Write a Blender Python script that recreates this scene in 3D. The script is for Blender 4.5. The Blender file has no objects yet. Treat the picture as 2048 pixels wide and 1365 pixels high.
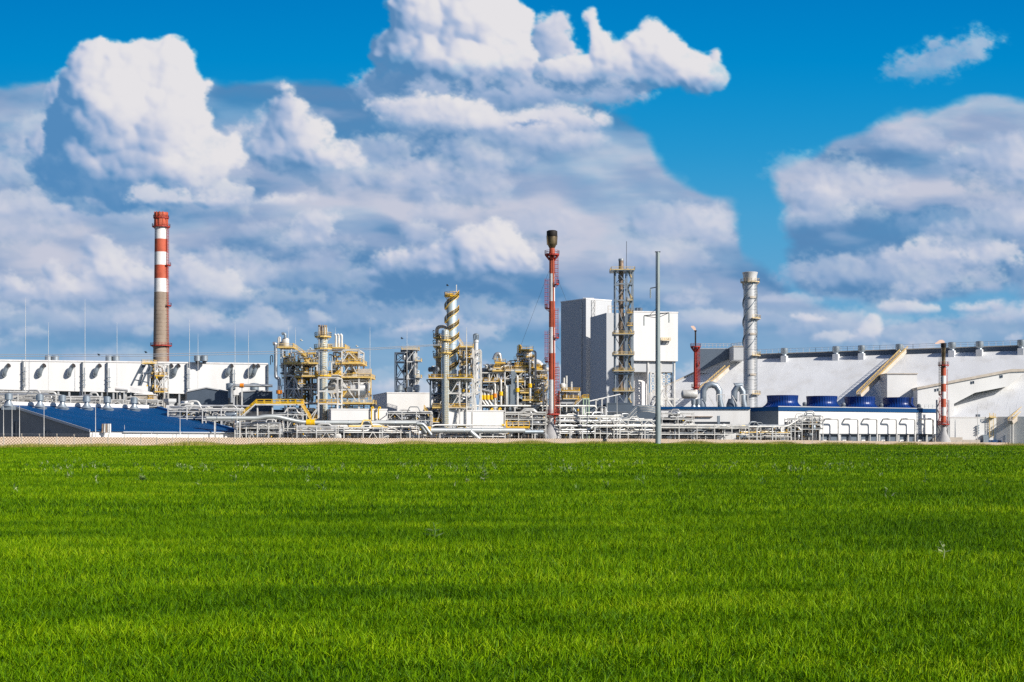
import bpy, math, random, colorsys
import numpy as np
from math import sin, cos, pi, radians
from mathutils import Vector

# ------------------------------------------------------------------ camera, light, exposure
F = 2844.4          # focal length in photo pixels (50 mm on a 36 mm sensor, photo 2048 px wide)
HZ = 882.0          # horizon row
CH = 1.6            # camera height
SUN_AZ, SUN_EL = 55.0, 31.0     # sun to the right of the direction behind the camera
EXPO = 0.24

sc = bpy.context.scene
cam = bpy.data.cameras.new("camera"); cam_ob = bpy.data.objects.new("camera", cam)
sc.collection.objects.link(cam_ob); sc.camera = cam_ob
cam.lens = 50; cam.sensor_width = 36; cam.clip_end = 40000; cam.clip_start = .1
cam_ob.location = (0, 0, CH); cam_ob.rotation_euler = (radians(90), 0, 0)
cam.shift_y = (HZ - 682.5) / 2048
SUN = Vector((sin(radians(SUN_AZ)) * cos(radians(SUN_EL)), -cos(radians(SUN_AZ)) * cos(radians(SUN_EL)), sin(radians(SUN_EL))))
sl = bpy.data.lights.new("sun", 'SUN'); sl.energy = 5.0; sl.angle = radians(.5); sl.color = (1, .945, .86)
so = bpy.data.objects.new("sun", sl); sc.collection.objects.link(so)
so.rotation_euler = SUN.to_track_quat('Z', 'Y').to_euler()
w = bpy.data.worlds.new("World"); sc.world = w; w.use_nodes = True
nt = w.node_tree; bg = nt.nodes['Background']
st = nt.nodes.new('ShaderNodeTexSky'); st.sky_type = 'NISHITA'; st.sun_disc = False
st.sun_elevation = radians(SUN_EL); st.sun_rotation = math.atan2(SUN.x, SUN.y)
tn = nt.nodes.new('ShaderNodeMix'); tn.data_type = 'RGBA'; tn.blend_type = 'MULTIPLY'; tn.inputs[0].default_value = 1; tn.inputs[7].default_value = (.62, .86, 1.3, 1)   # blue tint added to the sky light to cool the shade
nt.links.new(st.outputs[0], tn.inputs[6]); nt.links.new(tn.outputs[2], bg.inputs[0]); bg.inputs[1].default_value = .05
w.cycles.sampling_method = 'NONE'      # smooth sky, sampled by the surfaces themselves
sc.view_settings.view_transform = 'Standard'; sc.view_settings.look = 'None'
sc.view_settings.exposure = EXPO; sc.view_settings.gamma = 1
sc.cycles.max_bounces = 5; sc.cycles.diffuse_bounces = 2; sc.cycles.glossy_bounces = 2
sc.cycles.transparent_max_bounces = 6; sc.cycles.transmission_bounces = 2
sc.cycles.sample_clamp_indirect = 2.5; sc.cycles.use_adaptive_sampling = True; sc.cycles.adaptive_threshold = .008
sc.cycles.use_denoising = False; sc.cycles.denoiser = 'OPENIMAGEDENOISE'; sc.cycles.denoising_input_passes = 'RGB_ALBEDO_NORMAL'

C = sc.collection
R = random.Random(5)

# ------------------------------------------------------------------ materials
def mat(name, col, rough=.6, metal=0., var=.10, scale=.6, stretch=(1, 1, 1), tint=None, tamt=0., rib=0, bump=0., spec=.4):
    m = bpy.data.materials.new(name); m.use_nodes = True
    n = m.node_tree.nodes; L = m.node_tree.links; p = n['Principled BSDF']
    p.inputs['Roughness'].default_value = rough; p.inputs['Metallic'].default_value = metal
    p.inputs['Specular IOR Level'].default_value = spec
    tc = n.new('ShaderNodeTexCoord'); mp = n.new('ShaderNodeMapping'); mp.inputs['Scale'].default_value = stretch
    L.new(tc.outputs['Object'], mp.inputs[0])
    nz = n.new('ShaderNodeTexNoise'); nz.inputs['Scale'].default_value = scale; nz.inputs['Detail'].default_value = 6
    nz.inputs['Roughness'].default_value = .62
    L.new(mp.outputs[0], nz.inputs['Vector'])
    cr = n.new('ShaderNodeValToRGB')
    a = [max(0, c * (1 - var * 2)) for c in col]; b = [min(1, c * (1 + var)) for c in col]
    cr.color_ramp.elements[0].position = .3; cr.color_ramp.elements[1].position = .62
    cr.color_ramp.elements[0].color = (*a, 1); cr.color_ramp.elements[1].color = (*b, 1)
    L.new(nz.outputs[0], cr.inputs[0]); out = cr.outputs[0]
    if tint:
        n2 = n.new('ShaderNodeTexNoise'); n2.inputs['Scale'].default_value = scale * 1.7; n2.inputs['Detail'].default_value = 5
        mp2 = n.new('ShaderNodeMapping'); mp2.inputs['Scale'].default_value = (1, 1, .18); mp2.inputs['Location'].default_value = (7, 3, 5)
        L.new(tc.outputs['Object'], mp2.inputs[0]); L.new(mp2.outputs[0], n2.inputs['Vector'])
        mr = n.new('ShaderNodeMapRange'); mr.inputs[1].default_value = .5; mr.inputs[2].default_value = .72; mr.inputs[4].default_value = tamt
        L.new(n2.outputs[0], mr.inputs[0])
        mx = n.new('ShaderNodeMix'); mx.data_type = 'RGBA'; L.new(mr.outputs[0], mx.inputs[0]); L.new(out, mx.inputs[6]); mx.inputs[7].default_value = (*tint, 1)
        out = mx.outputs[2]
    L.new(out, p.inputs['Base Color'])
    if rib:
        wv = n.new('ShaderNodeTexWave'); wv.wave_type = 'BANDS'; wv.bands_direction = 'X'; wv.inputs['Scale'].default_value = rib
        bp = n.new('ShaderNodeBump'); bp.inputs['Strength'].default_value = .5; bp.inputs['Distance'].default_value = .08
        L.new(tc.outputs['Object'], wv.inputs[0]); L.new(wv.outputs['Fac'], bp.inputs['Height']); L.new(bp.outputs[0], p.inputs['Normal'])
    elif bump:
        bp = n.new('ShaderNodeBump'); bp.inputs['Strength'].default_value = bump; bp.inputs['Distance'].default_value = .05
        L.new(nz.outputs[0], bp.inputs['Height']); L.new(bp.outputs[0], p.inputs['Normal'])
    return m
MT = dict(
 white=mat('white_cladding', (.77, .76, .74), .6, 0, .03, .12, (1, 1, .3), (.55, .51, .46), .22),
 roofwhite=mat('white_membrane', (.74, .745, .75), .6, 0, .04, .10, (1, .4, .4), (.58, .56, .53), .55),
 steel=mat('white_painted_steel', (.66, .65, .62), .5, 0, .12, .5, tint=(.38, .28, .2), tamt=.35),
 pipe=mat('aluminium_cladding', (.47, .48, .49), .4, .6, .12, .8),
 pipew=mat('pale_pipe_insulation', (.60, .59, .56), .5, .2, .10, .8, tint=(.36, .30, .22), tamt=.3),
 column=mat('column_cladding', (.44, .53, .58), .45, .15, .05, .15, (1, 1, .2)),
 bigpipe=mat('grey_pipe_cladding', (.42, .44, .44), .38, .35, .06, .2),
 bluetrim=mat('light_blue_trim', (.02, .12, .30), .5, 0, .05, .2),
 stack=mat('stack_cladding', (.64, .64, .64), .45, .2, .05, .3, (1, 1, .25), (.46, .38, .30), .25),
 yellow=mat('yellow_paint', (.82, .47, .03), .5, 0, .12, .8, tint=(.74, .52, .22), tamt=.4),
 yellowp=mat('faded_yellow_paint', (.78, .53, .16), .55, 0, .12, .8, tint=(.72, .60, .36), tamt=.45),
 bright=mat('bright_yellow_paint', (.86, .52, .01), .45, 0, .08, .8),
 orange=mat('orange_paint', (.78, .25, .02), .45, 0, .08, .8),
 shade=mat('painted_shade', (.065, .07, .08), .7, .0, .5, .35, tint=(.16, .13, .10), tamt=.5),  # near-black colour for added blocks and sheets that stand in for shade
 dark=mat('dark_steel', (.05, .06, .075), .55, .3, .2, .6),
 mid=mat('grey_equipment', (.20, .22, .24), .55, .3, .25, .5),
 grey=mat('grey_cladding', (.25, .25, .245), .55, .1, .05, .2),
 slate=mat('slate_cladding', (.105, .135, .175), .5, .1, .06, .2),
 towergrey=mat('pale_grey_cladding', (.52, .53, .54), .55, 0, .03, .08, (1, 1, .3)),
 blue=mat('blue_roof_sheet', (.0008, .052, .165), .6, 0, .08, .15, (.3, 1, 1), spec=.15),
 bluefan=mat('blue_fan_shroud', (.002, .035, .20), .35, 0, .12, .4, spec=.6),
 galv=mat('galvanised_sheet', (.36, .41, .45), .4, .55, .08, .6),
 concrete=mat('weathered_concrete', (.33, .26, .20), .85, 0, .10, .25, (1, 1, .6), (.20, .15, .12), .5, bump=.2),
 coneconc=mat('light_concrete', (.42, .41, .41), .8, 0, .08, .4),
 redp=mat('red_band_paint', (.50, .10, .05), .7, 0, .14, .35, tint=(.42, .16, .10), tamt=.5),
 whitep=mat('white_band_paint', (.78, .76, .74), .7, 0, .05, .35, tint=(.55, .42, .35), tamt=.35),
 red=mat('red_steel_paint', (.42, .045, .03), .5, 0, .15, .8),
 burnt=mat('scorched_steel', (.20, .15, .09), .4, .6, .35, .5),
 soot_shade=mat('soot_and_shade_black', (.035, .03, .028), .6, .3, .3, .5),
 brown=mat('brown_oxidised_pipe', (.30, .22, .16), .5, .4, .3, .6),
 green=mat('pale_green_steel', (.45, .58, .42), .5, 0, .08, .6),
 glass=mat('dark_glass', (.04, .06, .09), .15, 0, .2, .5, spec=.8),
 pole=mat('galvanised_pole', (.33, .38, .38), .5, .3, .08, .5, (1, 1, .3)),
 wire=mat('wire', (.55, .56, .58), .5, .3, .02, 1.),
 beige=mat('beige_roof_trim', (.55, .48, .40), .7, 0, .10, .3, tint=(.40, .33, .26), tamt=.4),
 yard=mat('yard_gravel', (.20, .19, .175), .9, 0, .15, .08),
)

# ------------------------------------------------------------------ mesh building
def U(px, D): return (px - 1024) / F * D
def V(py, D): return CH + (HZ - py) / F * D
def S(n, D): return n / F * D       # a length seen as n photo pixels at distance D, in metres

class MB:
    def __init__(s): s.v = []; s.f = []; s.m = []
    def quad(s, pts, mi=0):
        b = len(s.v); s.v += [tuple(p) for p in pts]; s.f.append(tuple(range(b, b + len(pts)))); s.m.append(mi); return s
    def box(s, x0, x1, y0, y1, z0, z1, mi=0):
        return s.prism([(x0, y0), (x1, y0), (x1, y1), (x0, y1)], z0, z1, mi)
    def prism(s, poly, z0, z1, mi=0):
        n = len(poly); b = len(s.v)
        z0f = z0 if callable(z0) else (lambda p: z0); z1f = z1 if callable(z1) else (lambda p: z1)
        s.v += [(p[0], p[1], z0f(p)) for p in poly] + [(p[0], p[1], z1f(p)) for p in poly]
        s.f.append(tuple(b + i for i in reversed(range(n)))); s.f.append(tuple(b + n + i for i in range(n))); s.m += [mi, mi]
        for i in range(n):
            j = (i + 1) % n; s.f.append((b + i, b + j, b + n + j, b + n + i)); s.m.append(mi)
        return s
    def face_prism(s, pts, dv, mi=0):
        """polygon (3-D points) extruded along dv"""
        n = len(pts); b = len(s.v); dv = Vector(dv)
        s.v += [tuple(p) for p in pts] + [tuple(Vector(p) + dv) for p in pts]
        s.f.append(tuple(b + i for i in range(n))); s.f.append(tuple(b + n + i for i in reversed(range(n)))); s.m += [mi, mi]
        for i in range(n):
            j = (i + 1) % n; s.f.append((b + j, b + i, b + n + i, b + n + j)); s.m.append(mi)
        return s
    def bar(s, p, q, w=.2, h=None, mi=0):
        p, q = Vector(p), Vector(q); d = q - p
        if d.length < 1e-6: return s
        d.normalize(); up = Vector((0, 0, 1)) if abs(d.z) < .95 else Vector((0, 1, 0))
        a = d.cross(up).normalized(); c = a.cross(d).normalized(); h = h or w
        a *= w / 2; c *= h / 2; b = len(s.v)
        for o in (p, q): s.v += [tuple(o - a - c), tuple(o + a - c), tuple(o + a + c), tuple(o - a + c)]
        s.f += [(b, b + 3, b + 2, b + 1), (b + 4, b + 5, b + 6, b + 7)] + [(b + i, b + (i + 1) % 4, b + 4 + (i + 1) % 4, b + 4 + i) for i in range(4)]
        s.m += [mi] * 6; return s
    def tube(s, pts, r, n=8, mi=0, caps=True):
        P = [Vector(p) for p in pts]; k = len(P); rr = r if isinstance(r, (list, tuple)) else [r] * k
        b = len(s.v); prev = None
        for i in range(k):
            t = (P[min(i + 1, k - 1)] - P[max(i - 1, 0)])
            if t.length < 1e-7: t = Vector((0, 0, 1))
            t.normalize()
            if prev is None:
                up = Vector((0, 0, 1)) if abs(t.z) < .9 else Vector((0, 1, 0)); a = t.cross(up).normalized()
            else:
                a = (prev - t * prev.dot(t)).normalized()
            prev = a; c = t.cross(a)
            for j in range(n):
                g = 2 * pi * j / n; s.v.append(tuple(P[i] + (a * cos(g) + c * sin(g)) * rr[i]))
        for i in range(k - 1):
            for j in range(n):
                jj = (j + 1) % n; s.f.append((b + i * n + j, b + i * n + jj, b + (i + 1) * n + jj, b + (i + 1) * n + j)); s.m.append(mi)
        if caps:
            s.f.append(tuple(b + j for j in reversed(range(n)))); s.f.append(tuple(b + (k - 1) * n + j for j in range(n))); s.m += [mi, mi]
        return s
    def lathe(s, cx, cy, prof, n=20, mi=0, a0=0, a1=2 * pi, mats=None):
        full = abs(a1 - a0 - 2 * pi) < 1e-6; cols = n if full else n + 1; b = len(s.v)
        for (r, z) in prof:
            for j in range(cols):
                g = a0 + (a1 - a0) * j / n; s.v.append((cx + r * cos(g), cy + r * sin(g), z))
        for i in range(len(prof) - 1):
            for j in range(n):
                jj = (j + 1) % cols; s.f.append((b + i * cols + j, b + i * cols + jj, b + (i + 1) * cols + jj, b + (i + 1) * cols + j)); s.m.append(mats[i] if mats else mi)
        if full:
            if prof[0][0] > 1e-4: s.f.append(tuple(b + j for j in reversed(range(cols)))); s.m.append(mats[0] if mats else mi)
            if prof[-1][0] > 1e-4: s.f.append(tuple(b + (len(prof) - 1) * cols + j for j in range(cols))); s.m.append(mats[-1] if mats else mi)
        return s
    def cyl(s, cx, cy, z0, z1, r, r1=None, n=16, mi=0): return s.lathe(cx, cy, [(r, z0), (r1 or r, z1)], n, mi)
    def vessel(s, cx, cy, z0, z1, r, n=18):
        p = [(r * sin(a), z0 + r * .5 * (1 - cos(a))) for a in (0.05, .5, 1.0, pi / 2)] + [(r * sin(a), z1 - r * .5 * (1 - cos(a))) for a in (pi / 2, 1.0, .5, .05)]
        return s.lathe(cx, cy, p, n)
    def hvessel(s, p, q, r, n=14):
        p, q = Vector(p), Vector(q); d = (q - p).normalized()
        pts = []; rr = []
        for a in (.08, .6, 1.1): pts.append(p - d * r * .5 * cos(a) + d * r * .5); rr.append(r * sin(a))
        pts += [p + d * r * .5, q - d * r * .5]; rr += [r, r]
        for a in (1.1, .6, .08): pts.append(q + d * r * .5 * cos(a) - d * r * .5); rr.append(r * sin(a))
        return s.tube(pts, rr, n)
    def rail(s, pts, h=1.1, t=.085, step=1.6, kick=.22, closed=False):
        """handrail with posts, top and knee rail and a kick plate along points"""
        P = [Vector(p) for p in pts]
        if closed: P.append(P[0])
        for a, b in zip(P, P[1:]):
            L = (b - a).length
            if L < .05: continue
            up = Vector((0, 0, 1))
            s.bar(a + up * h, b + up * h, t); s.bar(a + up * h * .55, b + up * h * .55, t * .8)
            if kick: s.bar(a + up * kick / 2, b + up * kick / 2, t * .5, kick)
            k = max(1, int(L / step))
            for i in range(k + (0 if closed else 1)): 
                q = a.lerp(b, i / k); s.bar(q, q + up * h, t)
        return s

def part(name, mb, m, root, parent=None, smooth=False, kind=None, label=None):
    loc = root.location if root else Vector((0, 0, 0))
    me = bpy.data.meshes.new(name)
    me.from_pydata([(v[0] - loc.x, v[1] - loc.y, v[2] - loc.z) for v in mb.v], [], mb.f)
    ms = m if isinstance(m, (list, tuple)) else [m]
    for q in ms: me.materials.append(MT[q] if isinstance(q, str) else q)
    if len(ms) > 1: me.polygons.foreach_set('material_index', mb.m)
    if smooth:
        me.polygons.foreach_set('use_smooth', [True] * len(mb.f))
        try: me.set_sharp_from_angle(angle=radians(38))
        except Exception: pass
    o = bpy.data.objects.new(name, me); C.objects.link(o)
    if root is not None: o.parent = parent or root
    if kind: o['kind'] = kind
    if label: o['label'] = label
    return o
def thing(name, label, cat, loc, group=None):
    o = bpy.data.objects.new(name, None); C.objects.link(o); o.location = Vector(loc); o.empty_display_size = 1
    o['label'] = label; o['category'] = cat
    if group: o['group'] = group
    return o
def solo(name, mb, m, label, cat, loc=None, group=None, smooth=False):
    """a thing made of one mesh"""
    if loc is None: loc = (sum(v[0] for v in mb.v) / len(mb.v), sum(v[1] for v in mb.v) / len(mb.v), min(v[2] for v in mb.v))
    class _L: pass
    q = _L(); q.location = Vector(loc)
    o = part(name, mb, m, q, smooth=smooth) if False else None
    me = bpy.data.meshes.new(name); lx, ly, lz = loc
    me.from_pydata([(v[0] - lx, v[1] - ly, v[2] - lz) for v in mb.v], [], mb.f)
    ms = m if isinstance(m, (list, tuple)) else [m]
    for q in ms: me.materials.append(MT[q])
    if len(ms) > 1: me.polygons.foreach_set('material_index', mb.m)
    if smooth:
        me.polygons.foreach_set('use_smooth', [True] * len(mb.f)); me.set_sharp_from_angle(angle=radians(38))
    o = bpy.data.objects.new(name, me); C.objects.link(o); o.location = loc
    o['label'] = label; o['category'] = cat
    if group: o['group'] = group
    return o
def copy_tree(o, parent=None):
    c = o.copy(); C.objects.link(c)
    if parent is not None: c.parent = parent
    for ch in list(o.children): copy_tree(ch, c)
    return c
def fillet(pts, r=1., n=4):
    P = [Vector(p) for p in pts]; out = [P[0]]
    for a, b, c in zip(P, P[1:], P[2:]):
        d1 = (a - b); d2 = (c - b); rr = min(r, d1.length * .49, d2.length * .49)
        p, q = b + d1.normalized() * rr, b + d2.normalized() * rr
        for i in range(n + 1):
            t = i / n; out.append(p * (1 - t) ** 2 + b * 2 * t * (1 - t) + q * t * t)
    out.append(P[-1]); return out

# ---- plant vocabulary
def platform(T, x0, x1, y0, y1, z, rm='yellow', pm='steel', t=.22, sides='flrb', parent=None):
    p = part('platform', MB().box(x0, x1, y0, y1, z - t, z), pm, T, parent)
    m = MB(); c = dict(f=[(x0, y0, z), (x1, y0, z)], r=[(x1, y0, z), (x1, y1, z)], l=[(x0, y0, z), (x0, y1, z)], b=[(x0, y1, z), (x1, y1, z)])
    for k in sides: m.rail(c[k])
    part('railing', m, rm, T, p); return p
def ring(T, cx, cy, r, z, w=1.2, rm='yellow', a0=0, a1=2 * pi, n=14, pm=None):
    m = MB(); full = abs(a1 - a0) > 6.2
    m.lathe(cx, cy, [(r, z - .22), (r + w, z - .22), (r + w, z), (r, z)], n, 0, a0, a1)
    p = part('platform', m, pm or rm, T)
    pts = [(cx + (r + w) * cos(a0 + (a1 - a0) * i / n), cy + (r + w) * sin(a0 + (a1 - a0) * i / n), z) for i in range(n + 1)]
    q = MB().rail(pts, step=1.2, h=1.25); 
    for b in range(0, n, 3):
        g = a0 + (a1 - a0) * b / n
        q.bar((cx + r * cos(g), cy + r * sin(g), z - 1.1), (cx + (r + w * .9) * cos(g), cy + (r + w * .9) * sin(g), z - .2), .12)
    part('railing', q, rm, T, p); return p
def stair(T, p, q, wd=1.2, rm='yellow', sm='steel', name='stair_flight'):
    p, q = Vector(p), Vector(q); m = MB(); o = Vector((0, wd, 0))
    d = q - p; n = max(3, int(abs(d.z) / .35))
    for s_ in (Vector(), o): m.bar(p + s_, q + s_, .12, .34)
    for i in range(n): 
        c = p + d * ((i + .5) / n); m.box(c.x - .16, c.x + .16, c.y, c.y + wd, c.z - .03, c.z + .03)
    f = part(name, m, sm, T)
    r_ = MB()
    for s_ in (Vector(), o): r_.rail([p + s_, q + s_], kick=0, t=.11, step=1.3)
    part('railing', r_, rm, T, f); return f
def ladder(T, x, y, z0, z1, m='steel', w=.6, dx=1, cage=False, parent=None, t=.07):
    mb = MB(); 
    for s_ in (-w / 2, w / 2): mb.bar((x + s_ * dx, y + s_ * (1 - dx), z0), (x + s_ * dx, y + s_ * (1 - dx), z1), t)
    n = int((z1 - z0) / .6)
    for i in range(n): mb.bar((x - w / 2 * dx, y - w / 2 * (1 - dx), z0 + i * .6), (x + w / 2 * dx, y + w / 2 * (1 - dx), z0 + i * .6), t * .7)
    if cage:
        for i in range(0, n, 2):
            z = z0 + i * .6; mb.tube([(x + .6 * cos(a), y - .2 + .6 * sin(a), z) for a in (pi, 1.25 * pi, 1.5 * pi, 1.75 * pi, 2 * pi)], t * .5, 4)
        for a in (pi, 1.5 * pi, 2 * pi): mb.bar((x + .6 * cos(a), y - .2 + .6 * sin(a), z0), (x + .6 * cos(a), y - .2 + .6 * sin(a), z1), t * .6)
    return part('ladder', mb, m, T, parent)
def frame(T, x0, x1, y0, y1, zs, nb=2, m='steel', w=.36, brace='x', bw=.2, seed=0, ny=1):
    """steel frame: columns, floor beams at heights zs[1:], braces in some bays"""
    rr = random.Random(seed); xs = [x0 + (x1 - x0) * i / nb for i in range(nb + 1)]; ys = [y0 + (y1 - y0) * i / ny for i in range(ny + 1)]
    for x in xs:
        for y in ys: part('column', MB().bar((x, y, zs[0]), (x, y, zs[-1]), w), m, T)
    for z in zs[1:]:
        b = MB()
        for y in ys: b.bar((x0, y, z), (x1, y, z), w * .8, w)
        for x in xs: b.bar((x, y0, z), (x, y1, z), w * .8, w)
        part('floor_beam', b, m, T)
    if brace:
        for i in range(nb):
            for k in range(len(zs) - 1):
                t = brace if brace != 'r' else rr.choice('x/v ^')
                a, b_ = xs[i], xs[i + 1]; za, zb = zs[k], zs[k + 1]; c = (a + b_) / 2
                if t == ' ': continue
                for y in (y0, y1):
                    q = MB()
                    if t in 'x/': q.bar((a, y, za), (b_, y, zb), bw)
                    if t == 'x': q.bar((b_, y, za), (a, y, zb), bw)
                    if t == '^': q.bar((a, y, za), (c, y, zb), bw); q.bar((b_, y, za), (c, y, zb), bw)
                    if t == 'v': q.bar((c, y, za), (a, y, zb), bw); q.bar((c, y, za), (b_, y, zb), bw)
                    if q.v: part('brace', q, m, T)
def clutter(T, x0, x1, y0, y1, z0, z1, n=14, seed=0, pal=('pipe', 'mid', 'steel', 'steel', 'pipe', 'galv', 'pipew'), acc=('yellow', 'bright', 'dark', 'galv'), rs=(.07, .22), boxes=4):
    """routed pipes with elbows, valves, and small vessels inside a volume"""
    rr = random.Random(seed)
    for i in range(n):
        x = rr.uniform(x0, x1); y = rr.uniform(y0, y1); a = rr.uniform(z0, z1 - (z1 - z0) * .3); b = rr.uniform(a + (z1 - z0) * .15, z1)
        r = rr.uniform(*rs); L = rr.uniform(.12, .45) * (x1 - x0) * rr.choice((-1, 1)); x2 = min(max(x + L, x0), x1)
        pts = [(x, y, a), (x, y, b), (x2, y, b)]
        k = rr.random()
        if k < .4: pts.append((x2, y, max(z0, b - rr.uniform(1, 5))))
        elif k < .6: pts.append((x2, y1, b))
        part('pipe', MB().tube(fillet(pts, r * 3, 3), r, 7), rr.choice(pal), T, smooth=True)
        if rr.random() < .55:
            zc = rr.uniform(a, b); part('valve', MB().cyl(x, y, zc - r * 2, zc + r * 2, r * 2.2, n=8).bar((x, y, zc), (x, y - r * 5, zc), r * .8).cyl(x, y - r * 5, zc - r * 1.6, zc + r * 1.6, r * 1.2, n=6), rr.choice(acc), T)
    for i in range(boxes):
        x = rr.uniform(x0, x1); y = rr.uniform(y0, y1); z = rr.uniform(z0, z1); a = rr.uniform(.4, 1.3); k = rr.random()
        if k < .5: part('small_vessel', MB().hvessel((x - a * 1.6, y, z), (x + a * 1.6, y, z), a * .7, 10), rr.choice(('pipe', 'galv', 'steel', 'mid')), T, smooth=True)
        elif k < .8: part('small_vessel', MB().vessel(x, y, z - a, z + a * 1.2, a * .7, 10), rr.choice(('pipe', 'steel', 'galv')), T, smooth=True)
        else: part('cabinet', MB().box(x - a * .6, x + a * .6, y - .4, y + .4, z - a * .6, z + a * .6).box(x - a * .5, x + a * .5, y - .44, y - .4, z - a * .5, z + a * .5).box(x - a * .7, x + a * .7, y - .5, y + .5, z + a * .6, z + a * .68), rr.choice(('steel', 'mid', 'galv')), T)
def decks(T, x0, x1, y0, y1, z0, z1, n, seed, h=1.1):
    rr = random.Random(seed)
    for i in range(n):
        w_ = rr.uniform(1.6, 4.2); x = rr.uniform(x0, max(x0 + .1, x1 - w_)); y = rr.uniform(y0, y1); z = rr.uniform(z0, z1)
        platform(T, x, x + w_, y, y + 2, z, rr.choice(('yellow', 'yellowp', 'yellow')), rr.choice(('yellowp', 'steel')), t=.22, sides='fr')
def rack(name, label, px0, px1, pys, D, dep=7, nb=6, seed=0, m='steel', pal=('pipe', 'pipew', 'pipew', 'steel'), np_=3, rr_=(.12, .32), D1=None, brace=True, group='pipe racks behind the wall', top=None, w=.26, cluttern=0):
    """open pipe rack: posts, cross beams and pipes lying on its levels"""
    D1 = D1 or D; r_ = random.Random(seed); nb = max(2, int(nb * .62 + .5)); np_ += 1
    A = Vector((U(px0, D), D, 0)); B = Vector((U(px1, D1), D1, 0)); T = thing(name, label, 'pipe rack', A.lerp(B, .5), group)
    e = (B - A).normalized(); nrm = Vector((-e.y, e.x, 0))
    zs = [V(p, (D + D1) / 2) for p in pys]; zt = max(zs) + .3
    for i in range(nb + 1):
        P = A.lerp(B, i / nb)
        for q in (0, dep): part('post', MB().bar(P + nrm * q, P + nrm * q + Vector((0, 0, zt)), w), m, T)
        b = MB()
        for z in zs: b.bar(P + Vector((0, 0, z - .2)), P + nrm * dep + Vector((0, 0, z - .2)), w * .7)
        part('cross_beam', b, m, T)
        if brace and i < nb and r_.random() < .5:
            Q = A.lerp(B, (i + 1) / nb); k = r_.randrange(len(zs)); z1 = zs[k]; z0 = 0 if k == 0 else zs[k - 1]
            c = P.lerp(Q, .5); part('brace', MB().bar(P + Vector((0, 0, z0)), c + Vector((0, 0, z1)), .16).bar(Q + Vector((0, 0, z0)), c + Vector((0, 0, z1)), .16), m, T)
    for z in zs:
        for q_ in (0, dep): part('side_beam', MB().bar(A + nrm * q_ + Vector((0, 0, z - .2)), B + nrm * q_ + Vector((0, 0, z - .2)), w * .55, w * .8), m, T)
        for k in range(np_):
            r = r_.uniform(*rr_); q = dep * (k + .5 + r_.uniform(-.3, .3)) / np_; a, b = sorted((r_.random() * .5, 1 - r_.random() * .5)) if r_.random() < .3 else (0, 1)
            if b - a < .2: a, b = 0, 1
            P, Q = A.lerp(B, a) + nrm * q + Vector((0, 0, z + r)), A.lerp(B, b) + nrm * q + Vector((0, 0, z + r)); pts = [P, Q]
            if r_.random() < .45:
                c = P.lerp(Q, r_.uniform(.3, .7)); dz = Vector((0, 0, r_.uniform(.6, 1.8))); s_ = e * r_.uniform(.6, 2)
                pts = [P, c - s_, c - s_ * .4 + dz, c + s_ * .4 + dz + e * 1.5, c + s_ + e * 1.5, Q]
            part('pipe', MB().tube(fillet(pts, r * 2.5, 3), r, 8), r_.choice(pal), T, smooth=True)
    if cluttern:
        for i in range(nb):
            P, Q = A.lerp(B, i / nb), A.lerp(B, (i + 1) / nb); y0 = max(P.y, Q.y); k = max(1, round(cluttern / nb))
            clutter(T, min(P.x, Q.x), max(P.x, Q.x), y0 + .6, y0 + dep, .5, zt - .3, k, seed * 9 + i, rs=(.06, .15), boxes=max(1, k // 3), pal=('mid', 'pipe', 'steel', 'mid', 'brown'))
        s_ = A + nrm * (dep + .6); part('shade_sheet', MB().face_prism([A + nrm * (dep + .3), B + nrm * (dep + .3), B + nrm * (dep + .3) + Vector((0, 0, zt * .86)), A + nrm * (dep + .3) + Vector((0, 0, zt * .86))], nrm * .5), 'shade', T)  # dark sheet behind the rack, painted as the shade between its pipes
    return T
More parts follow.
